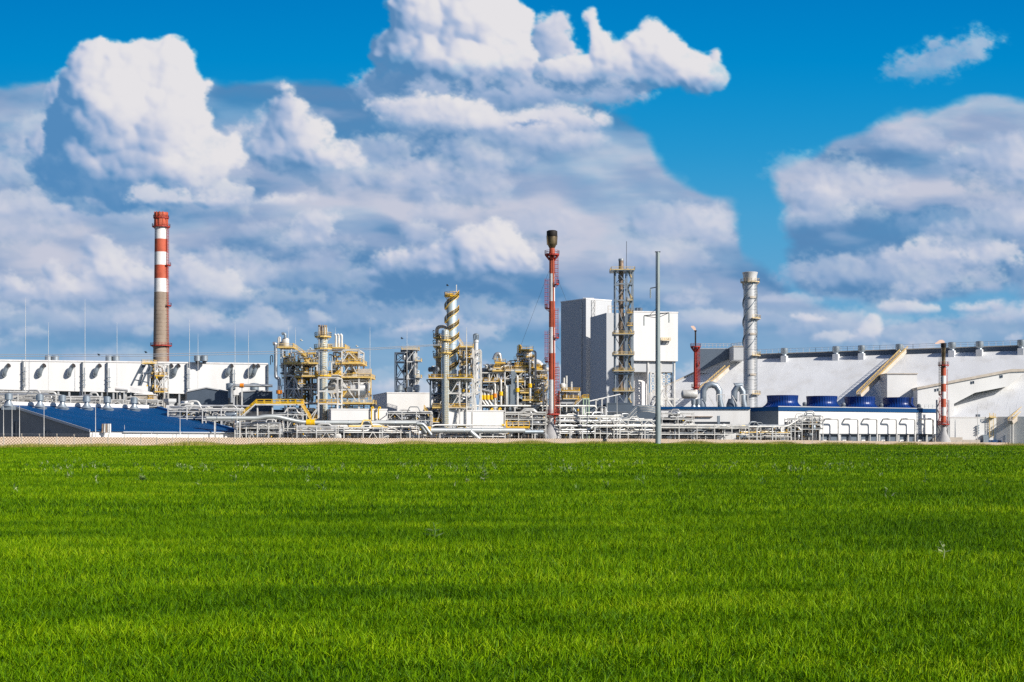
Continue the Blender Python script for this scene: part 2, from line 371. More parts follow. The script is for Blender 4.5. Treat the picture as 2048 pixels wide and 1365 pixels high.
def sky_image(X0, X1, Y0, Y1, ST):
    """colour of the evening cumulus sky on a grid of view directions (x right, y down)"""
    xs = np.arange(X0, X1 + .1, ST); ys = np.arange(Y0, Y1 + .1, ST)
    W, H = len(xs), len(ys)
    GX, GY = np.meshgrid(xs, ys)
    rng = np.random.default_rng(11)
    def ss(a, b, v):
        t = np.clip((v - a) / (b - a), 0, 1); return t * t * (3 - 2 * t)
    def vnoise(cx, cy, X=None, Y=None):
        X = GX if X is None else X; Y = GY if Y is None else Y
        u = (X - X0 + 900) / cx; v = (Y - Y0 + 900) / cy
        nu = int((X1 - X0 + 1800) / cx) + 4; nv = int((Y1 - Y0 + 1800) / cy) + 4
        g = rng.random((nv, nu)).astype(np.float32)
        iu = np.clip(np.floor(u).astype(int), 0, nu - 2); iv = np.clip(np.floor(v).astype(int), 0, nv - 2)
        fu = np.clip(u - iu, 0, 1); fv = np.clip(v - iv, 0, 1)
        fu = fu * fu * fu * (fu * (fu * 6 - 15) + 10); fv = fv * fv * fv * (fv * (fv * 6 - 15) + 10)
        a = g[iv, iu] * (1 - fu) + g[iv, iu + 1] * fu
        b = g[iv + 1, iu] * (1 - fu) + g[iv + 1, iu + 1] * fu
        return a * (1 - fv) + b * fv
    def fbm(cx, cy, n=5, X=None, Y=None, gain=.5):
        s = 0; a = 1; t = 0
        for k in range(n):
            s = s + a * vnoise(cx / 2 ** k, cy / 2 ** k, X, Y); t += a; a *= gain
        return s / t
    def blur(A, r):
        r = max(1, int(round(r / ST)))
        for _ in range(2):
            for ax in (0, 1):
                P = np.concatenate([np.repeat(A.take([0], ax), r, ax), A, np.repeat(A.take([-1], ax), r + 1, ax)], ax)
                C = np.cumsum(P, ax, dtype=np.float64); n = A.shape[ax]
                A = (C.take(range(2 * r, 2 * r + n), ax) - np.concatenate([np.zeros_like(C.take([0], ax)), C], ax).take(range(0, n), ax)) / (2 * r + 1)
        return A.astype(np.float32)
    def lerp(a, b, t): return a * (1 - t[..., None]) + b * t[..., None]
    # clear air
    stops = [(-400, (0, 108, 182)), (0, (1, 126, 196)), (120, (1, 137, 203)), (300, (38, 150, 207)), (430, (72, 160, 209)), (600, (104, 166, 208)), (720, (118, 170, 207)), (900, (145, 182, 210))]
    yy = [s[0] for s in stops]
    img = np.stack([np.interp(GY, yy, [s[1][k] for s in stops]) for k in range(3)], -1)
    # far stratiform decks
    wx = (fbm(260, 150, 5) - .5) * 150; wy = (fbm(220, 130, 5) - .5) * 90
    def poly(pts):
        px = [p[0] for p in pts]; ins = np.zeros((H, W), bool); n = len(pts)
        Xq, Yq = GX + wx, GY + wy
        for i in range(n):
            (xa, ya), (xb, yb) = pts[i], pts[(i + 1) % n]
            if ya == yb: continue
            c = ((ya > Yq) != (yb > Yq)) & (Xq < (xb - xa) * (Yq - ya) / (yb - ya) + xa)
            ins ^= c
        q = blur(ins.astype(np.float32), 34); return ss(.30, .62, q + (fbm(150, 80, 6) - .5) * 1.0 * ss(0, .25, q) * (1 - ss(.8, 1, q)))
    def ell(cx, cy, rx, ry, rot=0, X=None, Y=None):
        X = GX + wx * .5 if X is None else X; Y = GY + wy * .5 if Y is None else Y
        c, s = np.cos(np.radians(rot)), np.sin(np.radians(rot))
        a = ((X - cx) * c + (Y - cy) * s) / rx; b = (-(X - cx) * s + (Y - cy) * c) / ry
        return np.exp(-(a * a + b * b) * 1.1)
    SH = np.array((88, 136, 183.)); MD = np.array((146, 168, 202.)); LT = np.array((196, 200, 217.)); WH = np.array((229, 227, 230.))
    A = poly([(-2000, 185), (60, 178), (300, 176), (540, 182), (660, 190), (760, 160), (1000, 215), (1250, 240), (1340, 300), (1400, 385), (1480, 440), (1490, 545), (1580, 600), (1650, 640), (3500, 640), (3500, 1100), (-2000, 1100)])
    B = poly([(1545, 350), (1690, 300), (1800, 215), (1960, 200), (3600, 190), (3600, 612), (1600, 600), (1560, 560), (1590, 480), (1540, 430)])
    tone = fbm(520, 95, 6) * .75 + fbm(120, 40, 5) * .25
    tone = (tone - .5) * 1.9 + .38
    for (cx, cy, rx, ry, v) in [(300, 390, 230, 34, -.55), (120, 370, 90, 60, -.45), (520, 590, 230, 60, -.5), (860, 270, 160, 26, -.8), (800, 640, 190, 40, -.4), (620, 380, 160, 22, -.2),
                                (1000, 330, 60, 14, -.3), (60, 250, 70, 60, .30), (60, 460, 170, 60, .22), (520, 440, 200, 26, .12), (820, 420, 200, 24, .35), (1130, 440, 180, 26, .25), (1380, 455, 110, 40, .42), (1240, 320, 120, 40, .05),
                                (600, 300, 120, 60, .05), (1330, 590, 180, 50, .12), (1170, 510, 110, 50, .05), (430, 500, 120, 40, -.15), (60, 640, 160, 24, -.2), (250, 640, 200, 26, -.1), (1000, 700, 400, 30, .0),
                                (1720, 570, 210, 40, -.65), (1990, 560, 130, 26, -.35), (1900, 440, 200, 34, -.40), (1700, 420, 60, 40, -.3), (1760, 500, 90, 25, .05), (1850, 260, 160, 26, .25), (1990, 330, 140, 50, .32), (1850, 390, 110, 26, .30),
                                (1630, 380, 60, 40, .25), (1960, 420, 90, 14, .1), (1600, 540, 60, 40, -.35)]:
        tone = tone + v * ell(cx, cy, rx, ry)
    hf = fbm(260, 120, 6, GX + wx * .6, GY + wy * .3, .46) * 95 + np.abs(fbm(170, 80, 4, GX + wx * .8, GY + wy * .5, .45) - .5) * -80
    gy_, gx_ = np.gradient(blur(hf, 5), ST)
    rel = (-gx_ * .55 + gy_ * .62) / np.sqrt(1 + gx_ ** 2 + gy_ ** 2)
    tone = np.clip(tone + rel * .13 + (blur(rel, 14)) * .42, 0, 1)
    deck = lerp(lerp(SH + 0 * GX[..., None], MD, ss(0, .45, tone)), LT, ss(.4, .95, tone))
    hz = ss(560, 760, GY)
    deck = lerp(deck, img * .72 + np.array((150, 172, 203.)) * .28, hz * .75)
    dens = np.clip(.58 + (fbm(200, 60, 5) - .5) * 2.2 + .4 * ss(250, 420, GY), 0, 1)
    al = np.clip(np.maximum(A, B), 0, 1)
    img = lerp(img, deck, np.clip(al * (.74 + .26 * dens), 0, 1) * (1 - .25 * hz))
    # cumulus: heaps of round puffs seen as a height field and lit from the upper right
    def cumulus(ells, soft=5, lit=1., alpha=1., n=None, seed=0, warp=1., dark=None, puff=1., contrast=1., base=None, fade=.6, big=.40):
        nonlocal img
        r2 = np.random.default_rng(seed)
        x0 = min(e[0] - e[2] for e in ells) - 120; x1 = max(e[0] + e[2] for e in ells) + 120
        y0 = min(e[1] - e[3] for e in ells) - 120; y1 = max(e[1] + e[3] for e in ells) + 120
        i0 = max(0, int((x0 - X0) / ST)); i1 = min(W, int((x1 - X0) / ST) + 1)
        j0 = max(0, int((y0 - Y0) / ST)); j1 = min(H, int((y1 - Y0) / ST) + 1)
        if i1 - i0 < 4 or j1 - j0 < 4: return
        gx, gy = GX[j0:j1, i0:i1], GY[j0:j1, i0:i1]
        w1 = (fbm(46, 40, 5, gx, gy, .6) - .5) * 40 * warp; w2 = (fbm(46, 40, 5, gx, gy, .6) - .5) * 40 * warp
        qx, qy = gx + w1, gy + w2
        Hm = np.full(gx.shape, -1e3, np.float32)
        for (cx, cy, rx, ry) in ells:
            area = rx * ry; m = int(14 + area / 90 * (1 if n is None else n))
            rm = min(rx, ry)
            # the body
            d2 = ((qx - cx) / rx) ** 2 + ((qy - cy) / ry) ** 2
            Hm = np.maximum(Hm, np.where(d2 < 1, rm * .9 * np.sqrt(np.clip(1 - d2, 0, 1)), -1e3))
            for k in range(m):
                a = r2.random() * 6.283; q = np.sqrt(r2.random()) * .97
                bx, by = cx + rx * q * np.cos(a), cy + ry * q * np.sin(a)
                r = rm * (.10 + .30 * r2.random() ** 1.6) * puff * (1.15 - .45 * q)
                zc = rm * .9 * np.sqrt(max(0, 1 - q * q)) - r * .35
                a0 = int((bx - r - 34 - X0) / ST) - i0; a1 = int((bx + r + 34 - X0) / ST) - i0 + 1
                b0 = int((by - r - 34 - Y0) / ST) - j0; b1 = int((by + r + 34 - Y0) / ST) - j0 + 1
                a0, b0 = max(a0, 0), max(b0, 0); a1, b1 = min(a1, i1 - i0), min(b1, j1 - j0)
                if a1 <= a0 or b1 <= b0: continue
                e2 = (qx[b0:b1, a0:a1] - bx) ** 2 + (qy[b0:b1, a0:a1] - by) ** 2
                Hm[b0:b1, a0:a1] = np.maximum(Hm[b0:b1, a0:a1], np.where(e2 < r * r, zc + np.sqrt(np.clip(r * r - e2, 0, None)), -1e3))
        cov = (Hm > -500).astype(np.float32)
        Hc = np.where(cov > 0, Hm, 0) + 0.
        def bl(M, r):
            rr = max(1, int(round(r / ST)))
            for _ in range(2):
                for ax in (0, 1):
                    P = np.concatenate([np.repeat(M.take([0], ax), rr, ax), M, np.repeat(M.take([-1], ax), rr, ax)], ax)
                    C = np.concatenate([np.zeros_like(M.take([0], ax), dtype=np.float64), np.cumsum(P, ax, dtype=np.float64)], ax); k = M.shape[ax]
                    M = ((C.take(range(2 * rr + 1, 2 * rr + 1 + k), ax) - C.take(range(0, k), ax)) / (2 * rr + 1)).astype(np.float32)
            return M
        cs = bl(cov, soft)
        nz = fbm(52, 36, 6, gx, gy, .62) - .5; nf = fbm(16, 12, 3, gx, gy, .6) - .5
        cw = bl(cov, soft * 2.6)
        cs = np.clip(cs, 0, 1) * .55 + cw * .45
        a_ = ss(.16, .86, cs + (nz * 1.1 + nf * .6) * ss(.02, .3, cs) * (1 - ss(.75, 1, cs))) * alpha
        L = np.array((.62, -.55, .56))
        def lam(h, s):
            dy, dx = np.gradient(h, ST)
            dx, dy = dx * s, dy * s
            nrm = np.sqrt(dx * dx + dy * dy + 1)
            return (-dx * L[0] - dy * L[1] + L[2]) / nrm
        l1 = lam(bl(Hc, 5), .9); l2 = lam(bl(Hc, 18), 1.1); l3 = lam(bl(Hc, 50), 1.3)
        l0 = lam(bl(Hc, 2.2), .55)
        s = .18 * l0 + .24 * l1 + .32 * l2 + big * l3 + (.40 - big) * .62
        v = .47 + (s - .42) * 1.15 * contrast
        # bases go flat and grey
        yb = (gy - min(e[1] - e[3] for e in ells)) / (max(e[1] + e[3] for e in ells) - min(e[1] - e[3] for e in ells))
        v = v + .20 * lit - .22 * ss(.55, 1., yb) + (fbm(70, 45, 5, gx, gy) - .5) * .5
        for (cx, cy, rx, ry, dv) in (dark or []):
            v = v + dv * ell(cx, cy, rx, ry, 0, gx + w1, gy + w2)
        v = .5 + (v - .5) * .86
        a_ = a_ * (1 - fade * ss(.62, 1.02, yb + nz * .8))
        v = np.clip(v, 0, 1)
        b_ = SH if base is None else np.array(base, float)
        col = lerp(lerp(b_ + 0 * gx[..., None], MD + 8, ss(.02, .42, v)), lerp(LT + 6 + 0 * gx[..., None], WH, ss(.5, .98, v)), ss(.30, .72, v))
        sub = img[j0:j1, i0:i1]
        img[j0:j1, i0:i1] = lerp(sub, col, np.clip(a_, 0, 1))
    # heaps inside the deck
    r4 = np.random.default_rng(5)
    for k in range(90):
        if k % 3:
            cx = r4.uniform(-350, 1430); cy = r4.uniform(235, 575)
            if cy < 420 and cx > 1150: cx -= 260
        else: cx = r4.uniform(1620, 2420); cy = r4.uniform(270, 590)
        rx = r4.uniform(45, 130); ry = rx * r4.uniform(.22, .42); lit = r4.uniform(-.7, .12)
        cumulus([(cx, cy, rx, ry), (cx + rx * .45, cy - ry * .6, rx * .5, ry * .8), (cx - rx * .4, cy - ry * .4, rx * .45, ry * .8), (cx + rx * .1, cy - ry * .9, rx * .4, ry * .6)], soft=13, lit=lit, seed=400 + k, alpha=r4.uniform(.35, .72), contrast=.62, warp=1.2, fade=.8)
    # thin scraps
    cumulus([(1840, 140, 85, 26), (1910, 105, 60, 30), (1955, 78, 34, 20), (2010, 90, 60, 10)], soft=13, alpha=.85, lit=-.42, seed=3, contrast=.3, warp=1., fade=.35, base=(120, 158, 204))
    cumulus([(740, 103, 9, 7), (690, 95, 6, 9)], soft=9, alpha=.4, lit=0, seed=4)
    # centre and right cumulus of the top
    cumulus([(1120, 180, 200, 30), (920, 180, 180, 36), (780, 180, 90, 36), (1000, 205, 150, 26)], soft=12, lit=-.75, seed=8, alpha=.95, contrast=.5, fade=.2)
    cumulus([(1100, 85, 46, 60), (1130, 150, 70, 40)], soft=9, lit=-.2, seed=5, contrast=.6)
    cumulus([(830, 30, 62, 58), (800, 120, 58, 62), (900, 130, 120, 70), (950, 30, 110, 70), (1015, 60, 52, 80), (1000, 130, 80, 50), (800, 165, 70, 38)], soft=4, lit=.35, seed=6,
            fade=.12, dark=[(800, 160, 70, 50, -.45), (800, 60, 50, 60, -.25), (1010, 155, 70, 25, -.35), (1000, 70, 50, 70, .2), (880, 90, 80, 30, .1)])
    cumulus([(1186, 55, 16, 30), (1205, 85, 26, 28), (1225, 120, 48, 40), (1310, 105, 74, 50), (1345, 135, 80, 45), (1400, 155, 54, 34), (1432, 150, 22, 42), (1150, 150, 90, 38), (1240, 155, 90, 34)], soft=4.2, lit=.45, seed=7,
            fade=.2, dark=[(1200, 185, 130, 22, -.5), (1120, 160, 70, 30, -.2), (1420, 110, 22, 16, -.35)])
    cumulus([(1120, 185, 190, 22), (960, 180, 160, 26)], soft=16, lit=-.9, seed=8, alpha=.8, contrast=.4)
    cumulus([(820, 215, 92, 22), (900, 228, 110, 26), (980, 252, 110, 24), (1080, 258, 90, 18), (1180, 245, 48, 20), (1060, 225, 110, 14)], soft=9, lit=.55, seed=9, contrast=.7, dark=[(1060, 244, 40, 7, -.6)])
    # second tower left of centre
    cumulus([(578, 192, 22, 30), (582, 238, 42, 54), (612, 290, 60, 60), (665, 335, 62, 48), (560, 300, 60, 50)], soft=9, lit=.15, seed=10, contrast=.7, dark=[(560, 230, 30, 60, -.15)])
    # great cumulus on the left
    cumulus([(140, 230, 50, 90), (130, 310, 60, 60), (170, 340, 110, 70), (230, 385, 140, 42), (70, 285, 26, 26)], soft=7, lit=-.45, seed=12, contrast=.8, fade=.4, big=.2, base=(84, 138, 188))
    cumulus([(150, 250, 56, 90), (160, 330, 80, 70), (200, 115, 50, 34), (285, 100, 44, 30), (350, 104, 46, 30), (250, 130, 120, 48), (335, 135, 66, 50), (178, 165, 56, 62), (350, 180, 54, 74), (215, 230, 92, 100), (330, 262, 96, 90), (310, 325, 140, 80), (395, 305, 60, 76), (240, 345, 120, 60), (462, 298, 32, 26), (430, 322, 56, 28), (330, 388, 170, 34)],
            soft=3.4, lit=.48, seed=13, n=1.6, fade=.25, big=.16, base=(84, 138, 188), dark=[(110, 330, 60, 130, -.50), (190, 400, 130, 44, -.42), (112, 210, 34, 90, -.30), (240, 290, 110, 60, -.10), (160, 290, 50, 60, -.16), (300, 210, 90, 26, -.10), (330, 130, 60, 30, .05), (390, 320, 70, 50, .12)])
    cumulus([(430, 400, 120, 15), (540, 405, 110, 13), (330, 392, 90, 14)], soft=12, lit=.45, seed=14, contrast=.5, alpha=.9)
    for (cx, cy, rx, ry, al_) in [(520, 560, 260, 50, .55), (820, 640, 260, 40, .5), (120, 640, 260, 34, .4), (1740, 556, 200, 44, .75), (1950, 450, 170, 40, .5), (1250, 650, 260, 36, .35), (420, 660, 260, 30, .4)]:
        cumulus([(cx, cy, rx, ry), (cx - rx * .4, cy - ry * .5, rx * .4, ry * .7), (cx + rx * .4, cy - ry * .4, rx * .4, ry * .7)], soft=16, lit=-.8, seed=int(cx), alpha=al_, contrast=.5, warp=1.5, fade=.7)
    # low banks that merge into the haze
    r3 = np.random.default_rng(77)
    for k in range(95):
        cx = r3.uniform(-300, 2350); cy = r3.uniform(575, 800); rx = r3.uniform(25, 120); ry = rx * r3.uniform(.16, .34)
        if 1500 < cx < 1600 and cy < 600: continue
        cumulus([(cx, cy, rx, ry), (cx + rx * .5, cy - ry * .6, rx * .5, ry * .8), (cx - rx * .4, cy - ry * .3, rx * .5, ry * .7)], soft=10, lit=r3.uniform(-.7, .3), seed=200 + k, alpha=r3.uniform(.25, .7), contrast=.6, warp=1., base=(128, 160, 198))
    # middle distance
    cumulus([(635, 450, 38, 26), (610, 480, 52, 18), (665, 435, 20, 12)], soft=9, lit=.25, seed=15, alpha=.85, contrast=.7)
    cumulus([(825, 465, 22, 26), (860, 480, 40, 24)], soft=9, lit=.1, seed=16, alpha=.7, contrast=.5)
    cumulus([(985, 480, 60, 48), (940, 500, 60, 48), (1045, 515, 36, 34), (1000, 530, 90, 30), (860, 510, 46, 34), (800, 530, 62, 26), (900, 545, 130, 22), (760, 555, 80, 14)], soft=8, lit=.28, seed=17, contrast=.8,
            dark=[(880, 560, 150, 14, -.4), (870, 500, 50, 20, -.15)])
    cumulus([(190, 495, 30, 26), (215, 520, 40, 22), (105, 545, 26, 24), (125, 570, 40, 22), (15, 570, 30, 26), (250, 560, 100, 40), (60, 590, 70, 26), (170, 590, 120, 28)], soft=9, lit=.15, seed=18, contrast=.75, alpha=.85)
    cumulus([(440, 560, 40, 28), (400, 590, 80, 30), (370, 550, 60, 34), (480, 600, 60, 20)], soft=10, lit=.1, seed=19, contrast=.6, alpha=.8)
    cumulus([(1420, 440, 60, 22), (1340, 450, 80, 20), (1440, 480, 36, 30)], soft=14, lit=.1, seed=20, contrast=.4, alpha=.7)
    # right bank
    cumulus([(1985, 500, 50, 24), (1940, 515, 70, 20), (2040, 530, 40, 18), (1850, 505, 110, 18)], soft=12, lit=-.05, seed=21, contrast=.6, alpha=.85)
    cumulus([(1640, 400, 50, 26), (1670, 430, 50, 24), (1620, 440, 60, 26)], soft=12, lit=-.1, seed=22, contrast=.6, alpha=.75)
    # small bright clouds low on the right
    for k, (e, lt, al_) in enumerate([([(1600, 632, 24, 10), (1625, 642, 34, 9)], .7, .95), ([(1745, 645, 12, 16), (1735, 665, 24, 20), (1720, 680, 30, 14)], .45, .8), ([(1800, 615, 50, 18), (1840, 618, 40, 14)], .05, .85), ([(1950, 615, 48, 14), (1985, 612, 26, 12)], .4, .85),
                                      ([(1655, 680, 36, 14), (1680, 672, 24, 12)], .3, .7), ([(1560, 600, 90, 12)], -.3, .6), ([(2025, 678, 16, 10), (2040, 672, 10, 8)], .4, .7), ([(1400, 640, 90, 20)], .1, .5), ([(850, 660, 70, 7)], .2, .6), ([(640, 640, 20, 14), (625, 632, 14, 10)], .1, .6), ([(60, 665, 40, 12), (285, 665, 22, 16)], .1, .5)]):
        cumulus(e, soft=5, lit=lt, seed=30 + k, alpha=al_, contrast=.7, warp=.5, base=(130, 165, 202))
    return xs, ys, np.clip(img, 0, 255)
# ------------------------------------------------------------------ sky: a far dome with the clouds
def build_sky():
    xs, ys, im = sky_image(-420, 2468, -330, 900, 2.2)
    RD = 14000.; W, H = len(xs), len(ys)
    gx, gy = np.meshgrid((xs - 1024) / F, (HZ - ys) / F)
    d = np.stack([gx, np.ones_like(gx), gy], -1); d /= np.linalg.norm(d, axis=-1, keepdims=True)
    co = (d * RD + np.array((0, 0, CH))).reshape(-1, 3).astype(np.float32)
    c = im / 255.; c = np.where(c <= .04045, c / 12.92, ((c + .055) / 1.055) ** 2.4) / 2 ** EXPO
    ex = np.minimum(np.minimum(np.arange(W), np.arange(W)[::-1])[None, :] / 90., (np.arange(H))[:, None] / 60.)
    al = np.clip(ex, 0, 1) + 0 * gx
    me = bpy.data.meshes.new('sky'); me.vertices.add(W * H); me.vertices.foreach_set('co', co.ravel())
    i = np.arange(H - 1)[:, None] * W + np.arange(W - 1)[None, :]
    q = np.stack([i, i + W, i + W + 1, i + 1], -1).reshape(-1, 4).astype(np.int32); nq = len(q)
    me.loops.add(nq * 4); me.loops.foreach_set('vertex_index', q.ravel()); me.polygons.add(nq)
    me.polygons.foreach_set('loop_start', np.arange(0, nq * 4, 4, dtype=np.int32)); me.polygons.foreach_set('use_smooth', np.ones(nq, bool))
    me.update(calc_edges=True)
    at = me.attributes.new('cloud', 'FLOAT_COLOR', 'POINT')
    at.data.foreach_set('color', np.concatenate([c, al[..., None]], -1).reshape(-1).astype(np.float32))
    m = bpy.data.materials.new('sky_light'); m.use_nodes = True; n = m.node_tree.nodes; n.clear(); L = m.node_tree.links
    a = n.new('ShaderNodeAttribute'); a.attribute_name = 'cloud'; e = n.new('ShaderNodeEmission'); t = n.new('ShaderNodeBsdfTransparent')
    mx = n.new('ShaderNodeMixShader'); o = n.new('ShaderNodeOutputMaterial')
    L.new(a.outputs['Color'], e.inputs[0]); L.new(a.outputs['Alpha'], mx.inputs[0]); L.new(t.outputs[0], mx.inputs[1]); L.new(e.outputs[0], mx.inputs[2]); L.new(mx.outputs[0], o.inputs[0])
    m.cycles.emission_sampling = 'NONE'; me.materials.append(m)
    ob = bpy.data.objects.new('sky', me); C.objects.link(ob); ob['kind'] = 'structure'
build_sky()

# ------------------------------------------------------------------ ground
def Dw(px): return 1 / (1 / 330 + np.clip(px, -900, 2700) / 2048 * (1 / 560 - 1 / 330))    # distance of the boundary wall
ZB = ([-900, 0, 350, 700, 1000, 1300, 1650, 1960, 2700], [-.3, -.02, .35, .60, .70, .74, .35, -.22, -.4])
ZT = ([-900, 0, 350, 700, 1000, 1300, 1650, 1960, 2700], [2.5, 2.53, 2.45, 2.34, 2.28, 2.23, 1.7, .97, .7])
def zg(px, t):
    s = np.clip((t - .5) / .5, 0, 1); s = s * s * (3 - 2 * s)
    return np.interp(px, *ZB) * s * np.where(t > 1, np.clip((1.03 - t) / .03, 0, 1), 1) - .06 * np.where(t > 1, 1, 0)
def zxy(x, y):
    px = 1024 + F * x / np.maximum(y, 1); return zg(px, y / Dw(px)) + .05 * np.sin(x * .21 + y * .13) * np.sin(y * .17 - x * .05) * np.clip(1.3 - y / 130, 0, 1)
def grid(name, pxs, ts, m):
    P, Tt = np.meshgrid(pxs, ts); D = Dw(P) * Tt; x = (P - 1024) / F * D
    z = zg(P, Tt) + .05 * np.sin(x * .21 + D * .13) * np.sin(D * .17 - x * .05) * np.clip(1.3 - D / 130, 0, 1)
    co = np.stack([x, D, z], -1).reshape(-1, 3); W, H = len(pxs), len(ts)
    f = [(j * W + i, j * W + i + 1, (j + 1) * W + i + 1, (j + 1) * W + i) for j in range(H - 1) for i in range(W - 1)]
    me = bpy.data.meshes.new(name); me.from_pydata(co.tolist(), [], f); me.materials.append(m)
    me.polygons.foreach_set('use_smooth', [True] * len(f)); o = bpy.data.objects.new(name, me); C.objects.link(o); o['kind'] = 'structure'; return o
def grass_mat(name, cols, rough=.5, trans=.18, ground=False):
    m = bpy.data.materials.new(name); m.use_nodes = True; n = m.node_tree.nodes; L = m.node_tree.links; p = n['Principled BSDF']; out = n['Material Output']
    geo = n.new('ShaderNodeNewGeometry'); mp = n.new('ShaderNodeMapping'); mp.inputs['Scale'].default_value = (.35, 1, 1); L.new(geo.outputs['Position'], mp.inputs[0])
    def noise(sc_, det):
        q = n.new('ShaderNodeTexNoise'); q.inputs['Scale'].default_value = sc_; q.inputs['Detail'].default_value = det; L.new(mp.outputs[0], q.inputs['Vector']); return q
    a = noise(.09, 4); b = noise(.6, 4)
    s = n.new('ShaderNodeMath'); s.operation = 'MULTIPLY_ADD'; L.new(a.outputs[0], s.inputs[0]); s.inputs[1].default_value = .46
    s2 = n.new('ShaderNodeMath'); s2.operation = 'MULTIPLY'; L.new(b.outputs[0], s2.inputs[0]); s2.inputs[1].default_value = .54; L.new(s2.outputs[0], s.inputs[2])
    mr = n.new('ShaderNodeMapRange'); mr.inputs[1].default_value = .25; mr.inputs[2].default_value = .76; L.new(s.outputs[0], mr.inputs[0]); v = mr.outputs[0]
    if not ground:
        s3 = n.new('ShaderNodeMath'); s3.operation = 'MULTIPLY_ADD'; L.new(geo.outputs['Random Per Island'], s3.inputs[0]); s3.inputs[1].default_value = .62; s3.inputs[2].default_value = -.31
        s4 = n.new('ShaderNodeMath'); s4.operation = 'ADD'; L.new(s3.outputs[0], s4.inputs[0]); L.new(v, s4.inputs[1]); v = s4.outputs[0]
    cr = n.new('ShaderNodeValToRGB'); E = cr.color_ramp.elements
    for i, (pos, c) in enumerate(cols):
        e = E[i] if i < 2 else E.new(pos); e.position = pos; e.color = (*c, 1)
    L.new(v, cr.inputs[0]); L.new(cr.outputs[0], p.inputs['Base Color']); p.inputs['Roughness'].default_value = rough; p.inputs['Specular IOR Level'].default_value = .08
    if not ground:
        tr = n.new('ShaderNodeBsdfTranslucent'); L.new(cr.outputs[0], tr.inputs[0]); mx = n.new('ShaderNodeMixShader'); mx.inputs[0].default_value = trans
        L.new(p.outputs[0], mx.inputs[1]); L.new(tr.outputs[0], mx.inputs[2]); L.new(mx.outputs[0], out.inputs[0])
    return m
GC = [(.0, (.014, .052, .001)), (.30, (.062, .160, .001)), (.55, (.130, .265, .001)), (.80, (.25, .41, .002)), (1.0, (.44, .55, .015))]
gm = grass_mat('wheat_blades', GC)
gf = grass_mat('field_soil', [(.1, (.008, .026, .001)), (.50, (.016, .046, .001)), (.9, (.03, .07, .002))], ground=True, rough=.9)
grid('field', np.arange(-900, 2901, 25.), np.concatenate([[.004], np.linspace(.01, .4, 70), np.linspace(.41, 1, 70)]), gf)
grid('plant_yard', np.arange(-900, 2901, 50.), np.concatenate([np.linspace(1, 1.04, 9), [1.1, 1.3, 1.7, 2.5, 4, 8, 16, 30]]), MT['yard'])
b = MB(); b.quad([(-15000, -15000, -.9), (15000, -15000, -.9), (15000, 15000, -.9), (-15000, 15000, -.9)])
o = part('surrounding_land', b, gf, None); o['kind'] = 'structure'

def blades(name, sets, m, seed=1):
    """many leaf blades as one mesh; each set: x, y, z, height, width, segments"""
    rg = np.random.default_rng(seed); CO = []; FA = []; base = 0
    for (x, y, z, h, wd, seg, lean) in sets:
        n = len(x); th = rg.uniform(0, 2 * pi, n); ph = rg.uniform(0, 2 * pi, n) * .85 + 2.6; ln = np.abs(rg.normal(lean, lean * .6, n))
        ax, ay = np.cos(th) * wd / 2, np.sin(th) * wd / 2; dx, dy = np.cos(ph), np.sin(ph)
        rows = []
        for k in range(seg + 1):
            s = k / seg; bend = ln * s ** 1.7 * h; zz = z + h * s * np.sqrt(np.clip(1 - (ln * s * .75) ** 2, .15, 1)) - .02
            wk = (1 - s) ** .6 if k < seg else 0
            cx, cy = x + dx * bend, y + dy * bend
            if k < seg: rows += [np.stack([cx - ax * wk, cy - ay * wk, zz], -1), np.stack([cx + ax * wk, cy + ay * wk, zz], -1)]
            else: rows.append(np.stack([cx, cy, zz], -1))
        A = np.stack(rows, 1); nv = A.shape[1]; CO.append(A.reshape(-1, 3)); o = base + np.arange(n)[:, None] * nv
        for k in range(seg - 1):
            a = 2 * k; FA.append(np.stack([o[:, 0] + a, o[:, 0] + a + 1, o[:, 0] + a + 3], -1)); FA.append(np.stack([o[:, 0] + a, o[:, 0] + a + 3, o[:, 0] + a + 2], -1))
        a = 2 * (seg - 1); FA.append(np.stack([o[:, 0] + a, o[:, 0] + a + 1, o[:, 0] + a + 2], -1)); base += n * nv
    co = np.concatenate(CO).astype(np.float32); fa = np.concatenate(FA).astype(np.int32)
    me = bpy.data.meshes.new(name); me.vertices.add(len(co)); me.vertices.foreach_set('co', co.ravel())
    me.loops.add(len(fa) * 3); me.loops.foreach_set('vertex_index', fa.ravel()); me.polygons.add(len(fa)); me.polygons.foreach_set('loop_start', np.arange(0, len(fa) * 3, 3, dtype=np.int32))
    me.update(calc_edges=True); me.materials.append(m)
    return me
def wedge(n, y0, y1, rg, pw=1., marg=60):
    u = rg.random(n); y = (y0 ** (pw + 1) + u * (y1 ** (pw + 1) - y0 ** (pw + 1))) ** (1 / (pw + 1)); px = rg.uniform(-marg, 2048 + marg, n)
    return (px - 1024) / F * y, y
rg = np.random.default_rng(7)
clump = np.random.default_rng(3).random((512, 512))
def cn(x, y, c):
    u = (x / c) % 511; v = (y / c) % 511; i = u.astype(int); j = v.astype(int); fu = u - i; fv = v - j; fu = fu * fu * (3 - 2 * fu); fv = fv * fv * (3 - 2 * fv)
    return (clump[j, i] * (1 - fu) + clump[j, i + 1] * fu) * (1 - fv) + (clump[j + 1, i] * (1 - fu) + clump[j + 1, i + 1] * fu) * fv
def hn(x, y):     # slow variation of the crop height, and tufts
    return (.62 + .55 * cn(x, y, .16) + .35 * (cn(x, y, .5) - .3)) * (1 + .10 * np.sin(x * .35 + 1.3 * np.sin(y * .21)) * np.sin(y * .47 + x * .11) + .12 * np.sin(x * 1.3 + y * .9) * np.sin(y * 1.7 - x * .6) + .25 * (cn(x * .45, y, 4.5) - .5))
sets = []
